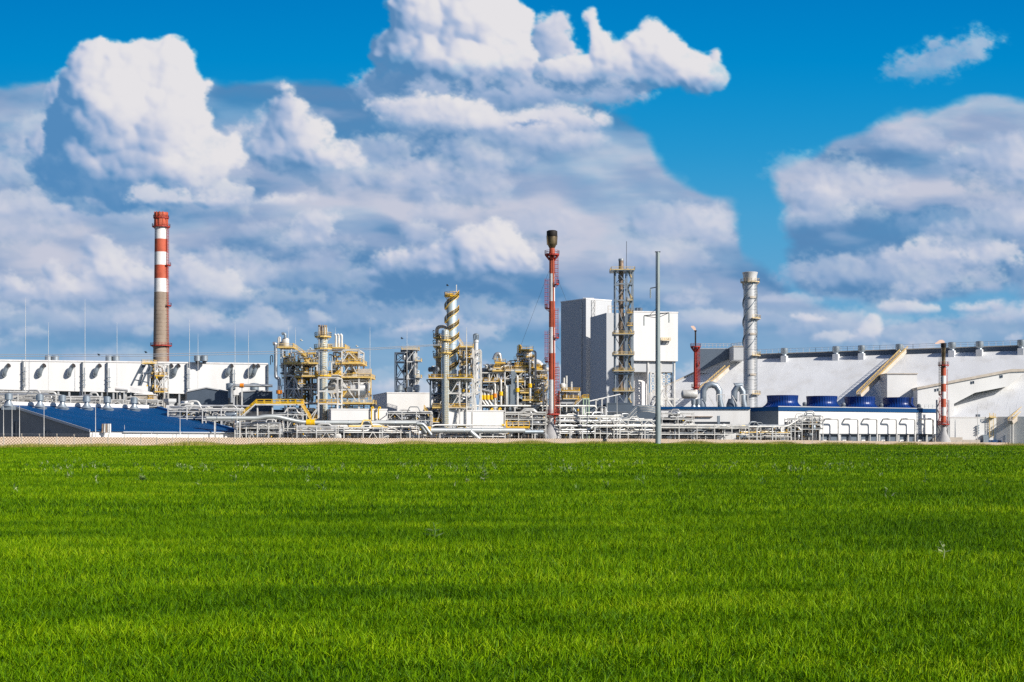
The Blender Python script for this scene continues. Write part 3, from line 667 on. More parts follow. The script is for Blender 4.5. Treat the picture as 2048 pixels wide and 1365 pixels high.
for (n, y0, y1, h, wd, seg, lean) in [(200000, 7.6, 15, .12, .0098, 3, .62), (300000, 14.5, 30, .13, .0105, 2, .6), (330000, 29, 64, .15, .0165, 2, .55), (260000, 62, 150, .17, .040, 2, .45), (180000, 145, 0, .20, .09, 2, .4)]:
    if y1: x, y = wedge(n, y0, y1, rg, 1 if y1 < 100 else .4, 260 if y1 < 40 else 60)
    else:
        px = rg.uniform(-60, 2108, n); y = y0 + (Dw(px) * .972 - y0) * rg.random(n); x = (px - 1024) / F * y
    hh = h * hn(x, y) * rg.uniform(.65, 1.25, n)
    sets.append((x, y, zxy(x, y), hh, wd * rg.uniform(.7, 1.35, n), seg, lean))
g = bpy.data.objects.new('grass', blades('grass', sets, gm)); C.objects.link(g)
g['kind'] = 'stuff'; g['label'] = 'dense bright green young wheat blades covering the whole field'; g['category'] = 'grass'

# rough dry grass along the foot of the wall
vm = grass_mat('verge_blades', [(.25, (.16, .20, .02)), (.45, (.30, .30, .04)), (.62, (.46, .40, .09)), (.8, (.56, .46, .20))])
n = 60000; px = rg.uniform(-80, 2130, n); t = 1 - .0035 - rg.random(n) ** 1.3 * .04; y = Dw(px) * t; x = (px - 1024) / F * y
v = bpy.data.objects.new('verge_grass', blades('verge_grass', [(x, y, zg(px, t), rg.uniform(.5, 1.3, n) * (.7 + .5 * np.sin(x * .3) * np.sin(x * .071 + 1)), .07 + 0 * x, 2, .3)], vm)); C.objects.link(v)
v['kind'] = 'stuff'; v['label'] = 'rough yellowish dry grass along the foot of the beige wall'; v['category'] = 'grass'

# pale weeds standing above the crop
wm = grass_mat('weed_leaves', [(.3, (.10, .20, .04)), (.55, (.20, .32, .09)), (.75, (.40, .46, .22))], trans=.3)
def weed_points(n, rg):
    cl = [(330, 930, 50, 6), (355, 934, 30, 6), (185, 928, 90, 8), (500, 934, 70, 6), (640, 936, 60, 6), (110, 935, 40, 5), (815, 928, 14, 8), (940, 930, 40, 8), (1010, 925, 60, 10), (1130, 938, 30, 3), (1200, 925, 60, 8), (1560, 936, 70, 6), (1700, 930, 60, 8), (1800, 915, 80, 6), (1880, 914, 60, 5), (1960, 915, 70, 5), (1400, 930, 60, 8), (300, 905, 300, 5), (1300, 905, 700, 8), (1500, 960, 400, 16), (600, 960, 400, 16)]
    k = rg.integers(0, len(cl), n); c = np.array(cl, float)[k]
    px = c[:, 0] + rg.normal(0, 1, n) * c[:, 2]; py = c[:, 1] + rg.normal(0, 1, n) * c[:, 3] * .6
    py = np.clip(py, 900, 1000); D = np.minimum(1.45 * F / (py - HZ + 1), Dw(px) * .97); return px, D
px, D = weed_points(260, rg); X = np.repeat((px - 1024) / F * D, 9); Y = np.repeat(D, 9); kk = np.tile(np.arange(9), 260); hs = np.repeat(rg.uniform(.2, .42, 260), 9)
x = X + rg.normal(0, .05, len(X)); y = Y + rg.normal(0, .05, len(X)); z = zxy(x, y) + hs * kk / 10
wo = bpy.data.objects.new('weeds', blades('weeds', [(x, y, z, .16 + 0 * x, .05 + 0 * x, 2, .9)], wm)); C.objects.link(wo)
wo['kind'] = 'stuff'; wo['label'] = 'pale green weeds scattered through the far part of the wheat field'; wo['category'] = 'weeds'
def weed(px, py, h, label, wdt=1.):
    D = 1.5 * F / (py - HZ); x0 = U(px, D); z0 = float(zxy(np.array(x0), np.array(D))); T = thing('weed_plant', label, 'weed', (x0, D, z0), 'tall weeds in the wheat')
    r_ = random.Random(int(px)); m = MB(); top = (x0 + r_.uniform(-.05, .05), D, z0 + h); m.tube([(x0, D, z0), (x0 + .02, D, z0 + h * .5), top], [.012, .01, .006], 5); part('stem', m, wm, T)
    m = MB()
    for i in range(int(14 * wdt)):
        t = r_.uniform(.15, 1); a = r_.uniform(0, 6.28); L = .16 * (1.25 - t) * wdt + .05; c = Vector((x0, D, z0 + h * t)); d = Vector((cos(a), sin(a), .35)); s_ = Vector((-sin(a), cos(a), 0)) * L * .22
        m.quad([c, c + d * L * .5 + s_, c + d * L, c + d * L * .5 - s_])
    part('leaves', m, wm, T)
for a in [(968, 964, .62, 'tallest pale weed with small yellow flowers right of the picture centre', 1.6), (283, 962, .35, 'small bright weed left of the red and white chimney axis in open wheat', 1.5), (932, 962, .25, 'low pale weed just left of the tallest flowering weed', 1.), (217, 944, .40, 'short pale weed among the far left weeds', 1.),
          (893, 932, .6, 'thin upright weed standing below the small white building', 1.), (1356, 958, .5, 'slender yellowish weed in the wheat just right of the steel power pole', 1.2), (1850, 962, .55, 'tall reddish stemmed weed in the wheat under the blue fan stacks', .9), (1886, 1108, .28, 'pale weed clump in the nearer wheat at the right side', .6), (868, 1068, .30, 'thin pale weed stalk in the middle of the nearer wheat', .9)]: weed(*a)

# ------------------------------------------------------------------ boundary wall of patterned concrete panels
def wall_mat():
    m = bpy.data.materials.new('patterned_concrete'); m.use_nodes = True; n = m.node_tree.nodes; L = m.node_tree.links; p = n['Principled BSDF']
    uv = n.new('ShaderNodeUVMap'); w1 = n.new('ShaderNodeMapping'); w1.inputs['Rotation'].default_value = (0, 0, radians(52)); L.new(uv.outputs[0], w1.inputs[0])
    wv = n.new('ShaderNodeTexWave'); wv.wave_profile = 'SIN'; wv.inputs['Scale'].default_value = .62; L.new(w1.outputs[0], wv.inputs[0])
    w2 = n.new('ShaderNodeMapping'); w2.inputs['Rotation'].default_value = (0, 0, radians(-40)); L.new(uv.outputs[0], w2.inputs[0])
    wv2 = n.new('ShaderNodeTexWave'); wv2.inputs['Scale'].default_value = .62; L.new(w2.outputs[0], wv2.inputs[0])
    ad = n.new('ShaderNodeMath'); ad.operation = 'MULTIPLY_ADD'; L.new(wv2.outputs['Fac'], ad.inputs[0]); ad.inputs[1].default_value = .35; L.new(wv.outputs['Fac'], ad.inputs[2])
    nz = n.new('ShaderNodeTexNoise'); nz.inputs['Scale'].default_value = .6; nz.inputs['Detail'].default_value = 5
    cr = n.new('ShaderNodeValToRGB'); cr.color_ramp.elements[0].color = (.50, .36, .25, 1); cr.color_ramp.elements[1].color = (.74, .60, .47, 1); L.new(nz.outputs[0], cr.inputs[0])
    L.new(cr.outputs[0], p.inputs['Base Color']); p.inputs['Roughness'].default_value = .9
    bp = n.new('ShaderNodeBump'); bp.inputs['Distance'].default_value = .35; bp.inputs['Strength'].default_value = .8; L.new(ad.outputs[0], bp.inputs['Height']); L.new(bp.outputs[0], p.inputs['Normal'])
    return m
WM = wall_mat()
def wall_pt(px, dt=1.0): D = float(Dw(px)) * dt; return Vector(((px - 1024) / F * D, D, 0))
def build_wall():
    A = wall_pt(-260); B = wall_pt(2330); L = (B - A).length; n = int(L / 4.1); e = (B - A).normalized(); nr = Vector((e.y, -e.x, 0))
    T = thing('boundary_wall', 'long beige concrete panel wall with diamond relief in front of the plant', 'wall', wall_pt(900))
    rest = MB(); ruv = []; brk_rest = MB(); cnt = 0; cb = 0
    def panel(m, P, Q, zt, uvl):
        zb = zt - 2.75; b = len(m.v); f0 = P + nr * .0; f1 = Q + nr * .0
        for (o, zz) in ((f0, zb), (f1, zb), (f1, zt), (f0, zt)): m.v.append((o.x, o.y, zz))
        for (o, zz) in ((f0, zb), (f1, zb), (f1, zt), (f0, zt)): q = o - nr * .16; m.v.append((q.x, q.y, zz))
        m.f += [(b, b + 1, b + 2, b + 3), (b + 5, b + 4, b + 7, b + 6), (b + 3, b + 2, b + 6, b + 7), (b + 4, b, b + 3, b + 7), (b + 1, b + 5, b + 6, b + 2)]; m.m += [0] * 5
        u0 = P.x * 1.3; l = (Q - P).length
        uvl += [(0, 0), (l, 0), (l, 2.75), (0, 2.75)] + [(0, 0)] * 16
    def setuv(o, uvl):
        u = o.data.uv_layers.new(name='UVMap'); u.data.foreach_set('uv', [c for p in uvl for c in p])
    for i in range(n):
        P = A + e * (L * i / n + .06); Q = A + e * (L * (i + 1) / n - .06); c = (P + Q) / 2; px = 1024 + F * c.x / c.y; zt = float(np.interp(px, *ZT)) + R.uniform(-.04, .04)
        if -20 < px < 2070 and cnt < 100: m = MB(); uv = []; panel(m, P, Q, zt, uv); o = part('panel', m, WM, T); setuv(o, uv); cnt += 1
        else: panel(rest, P, Q, zt, ruv)
        J = A + e * (L * i / n); m = MB().box(J.x - .13, J.x + .13, J.y - .13, J.y + .13, zt - 2.8, zt + .05)
        k = nr * .35
        m.bar(J + Vector((0, 0, zt)), J + k + Vector((0, 0, zt + .75)), .07)
        if px < 420: m.bar(J + Vector((0, 0, zt)), J - k + Vector((0, 0, zt + .75)), .07)
        if -20 < px < 2070 and cb < 100: part('wall_post', m, 'beige', T); cb += 1
        else: bb = len(brk_rest.v); brk_rest.v += m.v; brk_rest.f += [tuple(q + bb for q in f) for f in m.f]; brk_rest.m += m.m
    o = part('panel', rest, WM, T, kind='stuff'); setuv(o, ruv); part('wall_post', brk_rest, 'beige', T, kind='stuff')
    wm_ = MB()
    for s_, dz in ((1, .72), (.6, .45)):
        pts = []
        for i in range(n + 1):
            J = A + e * (L * i / n); px = 1024 + F * J.x / J.y; pts.append(J + nr * .35 * s_ + Vector((0, 0, float(np.interp(px, *ZT)) + dz)))
        wm_.tube(pts, .012, 3)
    part('barbed_wire', wm_, 'wire', T)
build_wall()
# ------------------------------------------------------------------ buildings and stacks
def X3(px, py, D): return Vector((U(px, D), D, V(py, D)))
def box_px(m, px0, px1, py0, py1, D, dep, mi=0):
    return m.box(U(px0, D), U(px1, D), D, D + dep, 0 if py1 is None else V(py1, D), V(py0, D), mi)

# --- low building with the blue roof (left front)
def blue_building():
    D0, D1 = 352., 392.; A = Vector((U(180, D0), D0, 0)); Bv = Vector((U(470, D1), D1, 0)); e = (Bv - A).normalized(); p = Vector((-e.y, e.x, 0)); W = 32.
    ze = V(863, D0); zr = V(812.5, 372); T = thing('blue_roof_building', 'low building with big dark blue roof and grey gable behind the wall', 'building', A.lerp(Bv, .5))
    up = Vector((0, 0, 1)); L = (Bv - A).length
    part('front_wall', MB().face_prism([A, Bv, Bv + up * ze, A + up * ze], p * .3), 'white', T)
    for nm, O, dv in (('gable_wall', A, e * .3), ('gable_wall', Bv, -e * .3)):
        part(nm, MB().face_prism([O + p * .3, O + p * (2 * W), O + p * (2 * W) + up * ze, O + p * W + up * (zr - .1), O + p * .3 + up * (ze - .05)], dv), 'grey', T)
    ov = e * .5; rf = part('roof', MB().face_prism([A - ov - p * .5 + up * (ze), A - ov + p * W + up * zr, A - ov + p * W + up * (zr + .25), A - ov - p * .5 + up * (ze + .25)], e * (L + 1))
        .face_prism([A - ov + p * W + up * zr, A - ov + p * 2 * W + up * ze, A - ov + p * 2 * W + up * (ze + .25), A - ov + p * W + up * (zr + .25)], e * (L + 1)), 'blue', T)
    part('verge_trim', MB().bar(A - ov - p * .6 + up * (ze + .1), A - ov + p * W + up * (zr + .12), .18, .6), 'towergrey', T, rf)
    part('verge_trim', MB().bar(Bv + ov - p * .6 + up * (ze + .3), Bv + ov + p * W + up * (zr + .4), 1.0, .9), 'bluetrim', T, rf)
    part('ridge_parapet', MB().face_prism([A + p * (W - .2) + up * (zr + .2), Bv - e * 3 + p * (W - .2) + up * (zr + .2), Bv - e * 3 + p * (W - .2) + up * (zr + 1.15), A + p * (W - .2) + up * (zr + 1.15)], p * .5), 'whitep', T, rf)
    for i in range(5): part('eave_gutter', MB().bar(A - p * .65 + up * (ze - .1) + e * (L * i / 5), A - p * .65 + up * (ze - .1) + e * (L * (i + 1) / 5 - .1), .2), 'towergrey', T, rf) if i else None
    for px in (17, 79, 124, 173, 214, 268):
        # stand on the roof slope just below the ridge
        q = None
        for k in range(400):
            s = -8 + k * .15; O = A + e * s + p * (W - 4.)
            if 1024 + F * O.x / O.y >= px: q = O; break
        zb = ze + (zr - ze) * (1 - 4. / W) - .3; m = MB()
        n = 4; m.prism([(q.x - 1.5, q.y - 1.1), (q.x + 1.5, q.y - 1.1), (q.x + 1.5, q.y + 1.1), (q.x - 1.5, q.y + 1.1)], zb, zb + .9)
        m.lathe(q.x, q.y, [(1.5, zb + .9), (.62, zb + 2.1), (.62, zb + 2.6)], 12)
        v = part('roof_vent', m, 'galv', T, smooth=True)
        part('vent_cowl', MB().lathe(q.x, q.y, [(.7, zb + 2.5), (1.0, zb + 2.6), (1.0, zb + 4.0), (.8, zb + 4.1), (.8, zb + 4.2), (.3, zb + 4.3)], 16), 'galv', T, v, smooth=True)
    for (px, zt) in ((29, V(843, 356)), (90, V(862, 352))):
        s_ = None
        for k in range(300):
            O = A + p * (k * .1) - e * .6
            if 1024 + F * O.x / O.y <= px: s_ = O; break
        m = MB(); g = p * 1.0
        m.bar(s_, s_ + up * zt, .22).bar(s_ - g, s_ - g + up * zt, .22).bar(s_ + up * zt, s_ - g + up * zt, .22)
        for k in range(int(zt / .6)): m.bar(s_ + up * (k * .6), s_ - g + up * (k * .6), .07)
        part('wall_ladder', m, 'dark', T)
blue_building()
def mast(px, py, D, label, r=.09, base=None, m='steel', py0=None):
    z = V(py, D); o = MB().lathe(U(px, D), D, [(r * 1.5, 0), (r, z * .5), (r * .6, z * .93), (r * .25, z)], 7)
    solo('lightning_mast', o, m, label, 'mast', (U(px, D), D, 0), 'thin lightning masts in the plant', smooth=True)
for a in [(7, 812, 345, 'thin pale mast at the far left in front of the grey gable'), (24, 806, 346, 'second thin pale mast from the left in front of the grey gable'), (39, 800, 347, 'pale mast in front of the grey gable rising past the left pipe rack'),
          (88, 806, 349, 'pale mast standing before the middle of the grey gable slope'), (191, 800, 352, 'pale mast in front of the blue roof beside the gable corner'), (249, 850, 362, 'short pale mast just before the blue roof building white wall'), (298, 712, 470, 'thin mast just left of the red and white chimney foot'),
          (474, 770, 378, 'slim mast rising where the blue roof building ends'), (360, 812, 374, 'pale mast in front of the low right slope of the blue roof')]: mast(*a[:3], a[3], .08)
for i, (px, py, D, t) in enumerate([(51, 596, 468, 'tall mast before the white hall left of its first pair of roof fans'), (97, 645, 476, 'mast rising beside the leftmost pair of roof fans'), (170, 598, 468, 'tall mast before the white hall between first and second roof fan pairs'), (234, 645, 476, 'mast rising beside the second pair of roof fans'), (379, 640, 468, 'tall mast before the white hall right of the chimney'),
                                     (396, 668, 476, 'mast rising beside the third pair of roof fans'), (470, 645, 468, 'tall mast in front of the right end of the white hall'), (497, 660, 476, 'mast behind the single exhaust horn at the hall right end'),
                                     (740, 655, 440, 'tall mast right of the first process unit'), (814, 655, 500, 'mast in front of the small background lattice tower'), (577, 655, 452, 'thin mast above the stairs of the first process unit, left one'), (591, 655, 452, 'thin mast above the stairs of the first process unit, right one'),
                                     (671, 655, 440, 'short mast beside the three vent pipes of the first unit')]): mast(px, py, D, t, .09)
mast(933, 655, 425, 'white mast beside the ringed thin stack of the second unit', .2)
mast(1174, 760, 440, 'thin mast before the dark face of the grey tower', .1); mast(1214, 775, 440, 'thin mast between the grey tower and the tank farm pipes', .1); mast(1234, 788, 440, 'thin mast at the foot of the lattice supported stack', .1)
for px, t in ((1955, 'second'), (2020, 'third')): mast(px, 812, 552, t + ' slim mast before the sloping white store at the far right', .12)
mast(1951, 862, 553, 'short slim mast before the low white annex at right', .07)
for px, t in ((1614, 'left'), (1720, 'middle'), (1630, 'second from left')): mast(px, 775, 560, 'hair thin mast behind the blue fan stacks, ' + t + ' one', .1)

# --- long white hall on the left
def white_hall():
    D0, D1 = 481., 505.; A = Vector((U(-90, D0 - 2), D0 - 2, 0)); Bv = Vector((U(536, D1), D1, 0)); e = (Bv - A).normalized(); nrm = Vector((-e.y, e.x, 0)); up = Vector((0, 0, 1))
    zt = V(723, D0) + .2; zb = V(778, D0) ; T = thing('white_hall', 'long windowless white hall with dark horn shaped exhausts on its front', 'building', A.lerp(Bv, .5)); L = (Bv - A).length
    part('upper_wall', MB().face_prism([A + up * zb, Bv + up * (zb - 1.6), Bv + up * zt, A + up * zt], nrm * 45), 'white', T)
    a2, b2 = A + nrm * 4, Bv + nrm * 4
    part('lower_wall', MB().face_prism([a2, b2, b2 + up * (zb - 1.8), a2 + up * (zb - .3)], nrm * 38), 'grey', T)
    def at(px):
        for k in range(int(L * 5)):
            O = A + e * (k * .2)
            if 1024 + F * O.x / O.y >= px: return O
        return Bv
    for px in range(-60, 536, 22): O = at(px); part('pillar', MB().bar(O + nrm * .5, O + nrm * .5 + up * (zb - .2), .5), 'towergrey', T)
    for px in range(-40, 520, 36):
        O = at(px) + nrm * 3.9; z = V(791, O.y); part('window_band', MB().face_prism([O + up * (z - .4), O + e * 4.6 + up * (z - .4), O + e * 4.6 + up * (z + 1.6), O + up * (z + 1.6)], nrm * .15), 'glass', T)
    part('coping', MB().face_prism([A - nrm * .2 + up * zt, Bv - nrm * .2 + up * zt, Bv - nrm * .2 + up * (zt + .5), A - nrm * .2 + up * (zt + .5)], nrm * 2), 'whitep', T)
    for px in (44, 163, 213, 372, 463, 534):
        O = at(px); part('shadow_joint', MB().face_prism([O - nrm * .9 + up * (zb - 2), O + e * .4 - nrm * .9 + up * (zb - 2), O + e * .4 - nrm * .9 + up * zt, O - nrm * .9 + up * zt], nrm * .9), 'mid', T)  # dark grey strip painted as the shadow line of the wall joint
        if px < 500: 
            Q = at(px + 5) - nrm * 1.1; r_ = random.Random(px); m = MB().tube([Q + up * (zb + .5), Q + up * (zt - 2)], .16, 8)
            for k in range(3): z = zb + 1.5 + k * (zt - zb - 4) / 3 + r_.uniform(-1, 1); m.bar(Q + up * z - e * .7, Q + up * z + e * .5, .3)
            part('drain_pipe', m, 'galv', T)
    for px in (8, 79, 138, 190, 334, 348, 454, 497, 507):
        O = at(px) ; z = V(744, O.y) ; s_ = .92
        P = [O + up * (z - 1) + nrm * .5, O - nrm * 1.2 + up * (z - .9), O - nrm * 1.5 + e * .3 + up * (z + .3), O - nrm * 1.6 + e * .9 + up * (z + 1.6), O - nrm * 2.3 + e * 1.6 + up * (z + 2.1)]
        h = part('exhaust_horn', MB().tube(fillet(P, 1.5, 4), [.8] * 40 if False else .78, 14, caps=False), 'galv', T, smooth=True)
        q = P[-1]; d = (P[-1] - P[-2]).normalized(); part('horn_mouth', MB().tube([q - d * .1, q - d * .05], .76, 14), 'soot_shade', T, h)  # dark disc painted as the shaded inside of the horn
    for i, px in enumerate((97, 111, 218, 232, 395, 409)):
        Dd = 497; x, y = U(px, Dd), Dd; z = zt + .3; v = part('roof_fan', MB().lathe(x, y, [(.55, z - .5), (.7, z + .2), (1.15, z + .5)], 14), 'dark', T, smooth=True)
        part('fan_cowl', MB().lathe(x, y, [(1.15, z + .45), (1.22, z + .5), (1.22, z + 2.3), (1.05, z + 2.4), (.5, z + 2.45)], 16), 'galv', T, v, smooth=True)
white_hall()

# --- banded chimney
def chimney():
    D = 640.; x = U(322.3, D); T = thing('banded_chimney', 'tall tapering concrete chimney with red and white bands near its top', 'chimney', (x, D, 0))
    def w(py): return S(np.interp(py, [455, 585, 725, 870], [25, 27.5, 31.5, 36]) / 2, D)
    ys = [880, 800, 725, 700, 676, 652, 628, 606, 585, 558, 531, 505, 479, 455]; mt = {585: 1, 558: 2, 531: 1, 505: 2, 479: 1}
    prof = []; ms = []
    for i, py in enumerate(ys):
        prof.append((w(py), max(0, V(py, D)))); 
        if i < len(ys) - 1: ms.append(mt.get(py, 0))
    part('shaft', MB().lathe(x, D, prof, 40, mats=ms), ['concrete', 'whitep', 'redp'], T, smooth=True)
    z0, z1 = V(455, D), V(426, D); r = w(455)
    cr = MB().lathe(x, D, [(r, z0), (r * 1.04, z0 + .4), (r * 1.04, z1), (r * .8, z1), (r * .8, z1 - 3)], 32)
    for i in range(12): a = i * pi / 6; cr.bar((x + r * 1.05 * cos(a), D + r * 1.05 * sin(a), z0), (x + r * 1.05 * cos(a), D + r * 1.05 * sin(a), z1 + .3), .35)
    part('crown', cr, 'redp', T); ring(T, x, D, r * 1.02, z0 + .2, 1.1, 'red', n=20); ring(T, x, D, w(692), V(692, D), 1.3, 'red', n=20)
    ring(T, x, D, r * 1.04, z1 - 2.4, .5, 'red', n=20)
    for py in (531, 612): ring(T, x, D, w(py), V(py, D), 1.3, 'red', a0=-.7, a1=.5, n=5)
    ladder(T, x + w(600) + .15, D - 1.2, V(725, D), V(455, D), 'red', cage=True, t=.12)
    m = MB()
    for py in range(598, 725, 8): m.lathe(x, D, [(w(py) + .02, V(py, D) - .07), (w(py) + .05, V(py, D)), (w(py) + .02, V(py, D) + .07)], 32)
    part('hoop', m, 'brown', T)
chimney()

# --- grey gabled shed and dark shed before the hall
def shed(px0, px1, pyr, pye, D, dep, m, label, ridge=None, name='grey_shed'):
    T = thing(name, label, 'building', (U((px0 + px1) / 2, D), D, 0)); rx = ridge or (px0 + px1) / 2
    P = [(U(px0, D), D, 0), (U(px1, D), D, 0), (U(px1, D), D, V(pye, D)), (U(rx, D), D, V(pyr, D)), (U(px0, D), D, V(pye, D))]
    part('wall', MB().face_prism(P, (-dep * .25, dep, 0)), m, T)
    t = Vector((0, -.25, .22)); rm = MB()
    for a, b in ((P[2], P[3]), (P[3], P[4])): a, b = Vector(a), Vector(b); rm.face_prism([a + Vector((0, -.3, .05)), b + Vector((0, -.3, .05)), b + Vector((0, -.3, .4)), a + Vector((0, -.3, .4))], (-dep * .25, dep, 0))
    part('roof', rm, 'towergrey', T)
    xs = U(px0, D) + 2; dm = MB().box(xs, xs + 3, D - .12, D - .01, 0, 3.4); part('door', dm, 'mid', T)
    return T
shed(374, 457, 777, 785, 452, 26, 'slate', 'dark grey gabled shed in front of the white hall right of the chimney', 413)
shed(485, 545, 783, 785, 455, 20, 'slate', 'small dark shed under the raised silver pipe at the hall right end')
# distant dark annex and background boxes
def flatbox(name, label, px0, px1, pyt, D, dep, m, cat='building', pyb=None, extra=None, ang=0., group=None, coping=True, doors=0, louvres=0):
    T = thing(name, label, cat, (U((px0 + px1) / 2, D), D, 0), group); x0, x1 = U(px0, D), U(px1, D); z = V(pyt, D); c, s = cos(ang), sin(ang)
    def q(x, y): return (x0 + (x - x0) * c - (y - D) * s, D + (x - x0) * s + (y - D) * c)
    zb = 0 if pyb is None else V(pyb, D)
    part('wall', MB().prism([q(x0, D), q(x1, D), q(x1, D + dep), q(x0, D + dep)], zb, z), m, T)
    if coping: part('parapet', MB().prism([q(x0 - .12, D - .12), q(x1 + .12, D - .12), q(x1 + .12, D + dep + .1), q(x0 - .12, D + dep + .1)], z, z + .35), 'whitep' if m in ('white', 'whitep') else m, T)
    for i in range(doors): xx = x0 + (x1 - x0) * (i + .5) / doors; part('door', MB().prism([q(xx - 1.2, D - .06), q(xx + 1.2, D - .06), q(xx + 1.2, D - .005), q(xx - 1.2, D - .005)], 0, 3.4), 'slate', T)
    for i in range(louvres): xx = x0 + (x1 - x0) * (i + .5) / louvres; part('louvre', MB().prism([q(xx - .8, D - .06), q(xx + .8, D - .06), q(xx + .8, D - .005), q(xx - .8, D - .005)], z - 2.4, z - 1.2), 'galv', T)
    return T
flatbox('control_building', 'large plain white box building behind the two process units', 774, 944, 787, 462, 28, 'white', ang=.26)
flatbox('control_building', 'low white box building right behind the first grey vessel column', 662, 775, 820, 414, 10, 'white', ang=.22)
flatbox('control_building', 'low white box building at the foot of the spiral stair column', 886, 1010, 823, 424, 8, 'white', ang=.22)
flatbox('dark_block', 'dark low block added for the shade under the first process unit deck', 538, 640, 822, 436, 12, 'shade')  # dark blocks added behind the racks, their colour stands in for shade
flatbox('dark_block', 'dark low block added as shade behind the yellow walkway stairs', 490, 560, 826, 432, 10, 'shade')
flatbox('dark_block', 'dark low block added as shade between the first and second units', 776, 884, 826, 440, 12, 'shade')
flatbox('dark_block', 'dark low block added as shade under the third process unit', 1000, 1096, 800, 462, 14, 'shade')
flatbox('dark_block', 'dark blue grey shed below the grey tower', 1096, 1212, 812, 474, 14, 'slate')
flatbox('dark_block', 'blue grey flat shed at the foot of the lattice supported stack', 1212, 1264, 808, 470, 12, 'slate')
flatbox('dark_block', 'blue grey shed behind the stepped pipe bends', 1264, 1318, 814, 478, 12, 'slate')
b = flatbox('white_shed', 'long white shed with thin blue roof edge right of the power pole', 1322, 1500, 820, 500, 22, 'white')
x0, x1 = U(1322, 500), U(1500, 500); part('roof_edge', MB().box(x0 - .2, x1, 499.5, 522, V(819, 500), V(814, 500)), 'blue', b)
part('dark_opening', MB().box(U(1387, 500), U(1460, 500), 499.9, 499.99, V(848, 500), V(844, 500)), 'dark', b); part('door', MB().box(U(1435, 500), U(1440, 500), 499.88, 499.99, V(851, 500), V(832, 500)), 'galv', b)
part('wall_duct', MB().box(U(1372, 500), U(1425, 500), 499.3, 499.9, V(834.5, 500), V(833, 500)).bar((U(1395, 500), 499.6, V(833, 500)), (U(1383, 500), 499.6, V(838, 500)), .3), 'brown', b)
flatbox('white_shed', 'low pale annex standing before the long white shed', 1340, 1472, 866, 480, 5, 'white', coping=False)

# --- small background lattice tower with two fans
def bg_tower():
    D = 600.; T = thing('lattice_tower', 'small distant steel tower full of pipes behind the white box building', 'tower', (U(815, D), D, 0)); zs = [0] + [V(p, D) for p in (782, 758, 724, 706)]
    frame(T, U(790, D), U(812, D), D, D + 8, zs, 1, 'slate', .5, 'x', .3); frame(T, U(812, D), U(831, D), D, D + 8, zs[:-1] + [V(699, D)], 1, 'steel', .5, '/', .28)
    for px0, px1, py in ((803, 837, 699), (830, 842, 722), (830, 842, 755)): platform(T, U(px0, D), U(px1, D), D - 1, D + 8, V(py, D), 'yellowp')
    part('vessel', MB().vessel(U(824, D), D + 3, V(786, D), V(703, D), 1.6), 'mid', T, smooth=True); part('vessel', MB().vessel(U(814, D), D + 3, V(740, D), V(704, D), 1.4), 'galv', T, smooth=True)
    clutter(T, U(806, D), U(836, D), D, D + 6, V(785, D), V(700, D), 20, 3, rs=(.12, .35), boxes=6); ladder(T, U(816, D), D - .4, V(699, D), V(688, D), 'steel')
bg_tower()
for px, t in ((797, 'left'), (832, 'right')):
    D = 468.; z = V(787, D); T = thing('roof_fan', 'large galvanised fan on the roof of the white box building, ' + t + ' one of the pair', 'fan', (U(px, D), D + 5, z), 'fans on the white box building')
    part('base', MB().box(U(px - 5, D), U(px + 5, D), D + 3, D + 7, z, z + .5).cyl(U(px, D), D + 5, z + .5, z + 1.2, .7, .9), 'galv', T); part('cowl', MB().lathe(U(px, D), D + 5, [(.9, z + 1.1), (1.1, z + 1.2), (1.1, z + 2.7), (.4, z + 3)], 16), 'galv', T, smooth=True)
for px, D, t in ((455, 445, 'above the grey gabled shed'), (503, 452, 'above the small dark shed behind the raised pipe')):
    z = V(783, D); T = thing('roof_fan', 'wide galvanised fan ' + t, 'fan', (U(px, D), D + 5, z - 1), 'wide shed fans'); part('base', MB().cyl(U(px, D), D + 5, z - 2, z + .6, .9), 'galv', T); part('cowl', MB().lathe(U(px, D), D + 5, [(1.2, z + .5), (1.5, z + .7), (1.5, z + 2.6), (.6, z + 2.8)], 18), 'galv', T, smooth=True)
flatbox('roof_cabinet', 'grey cabinet between the two fans on the white box building', 814, 823, 776, 472, 6, 'slate')

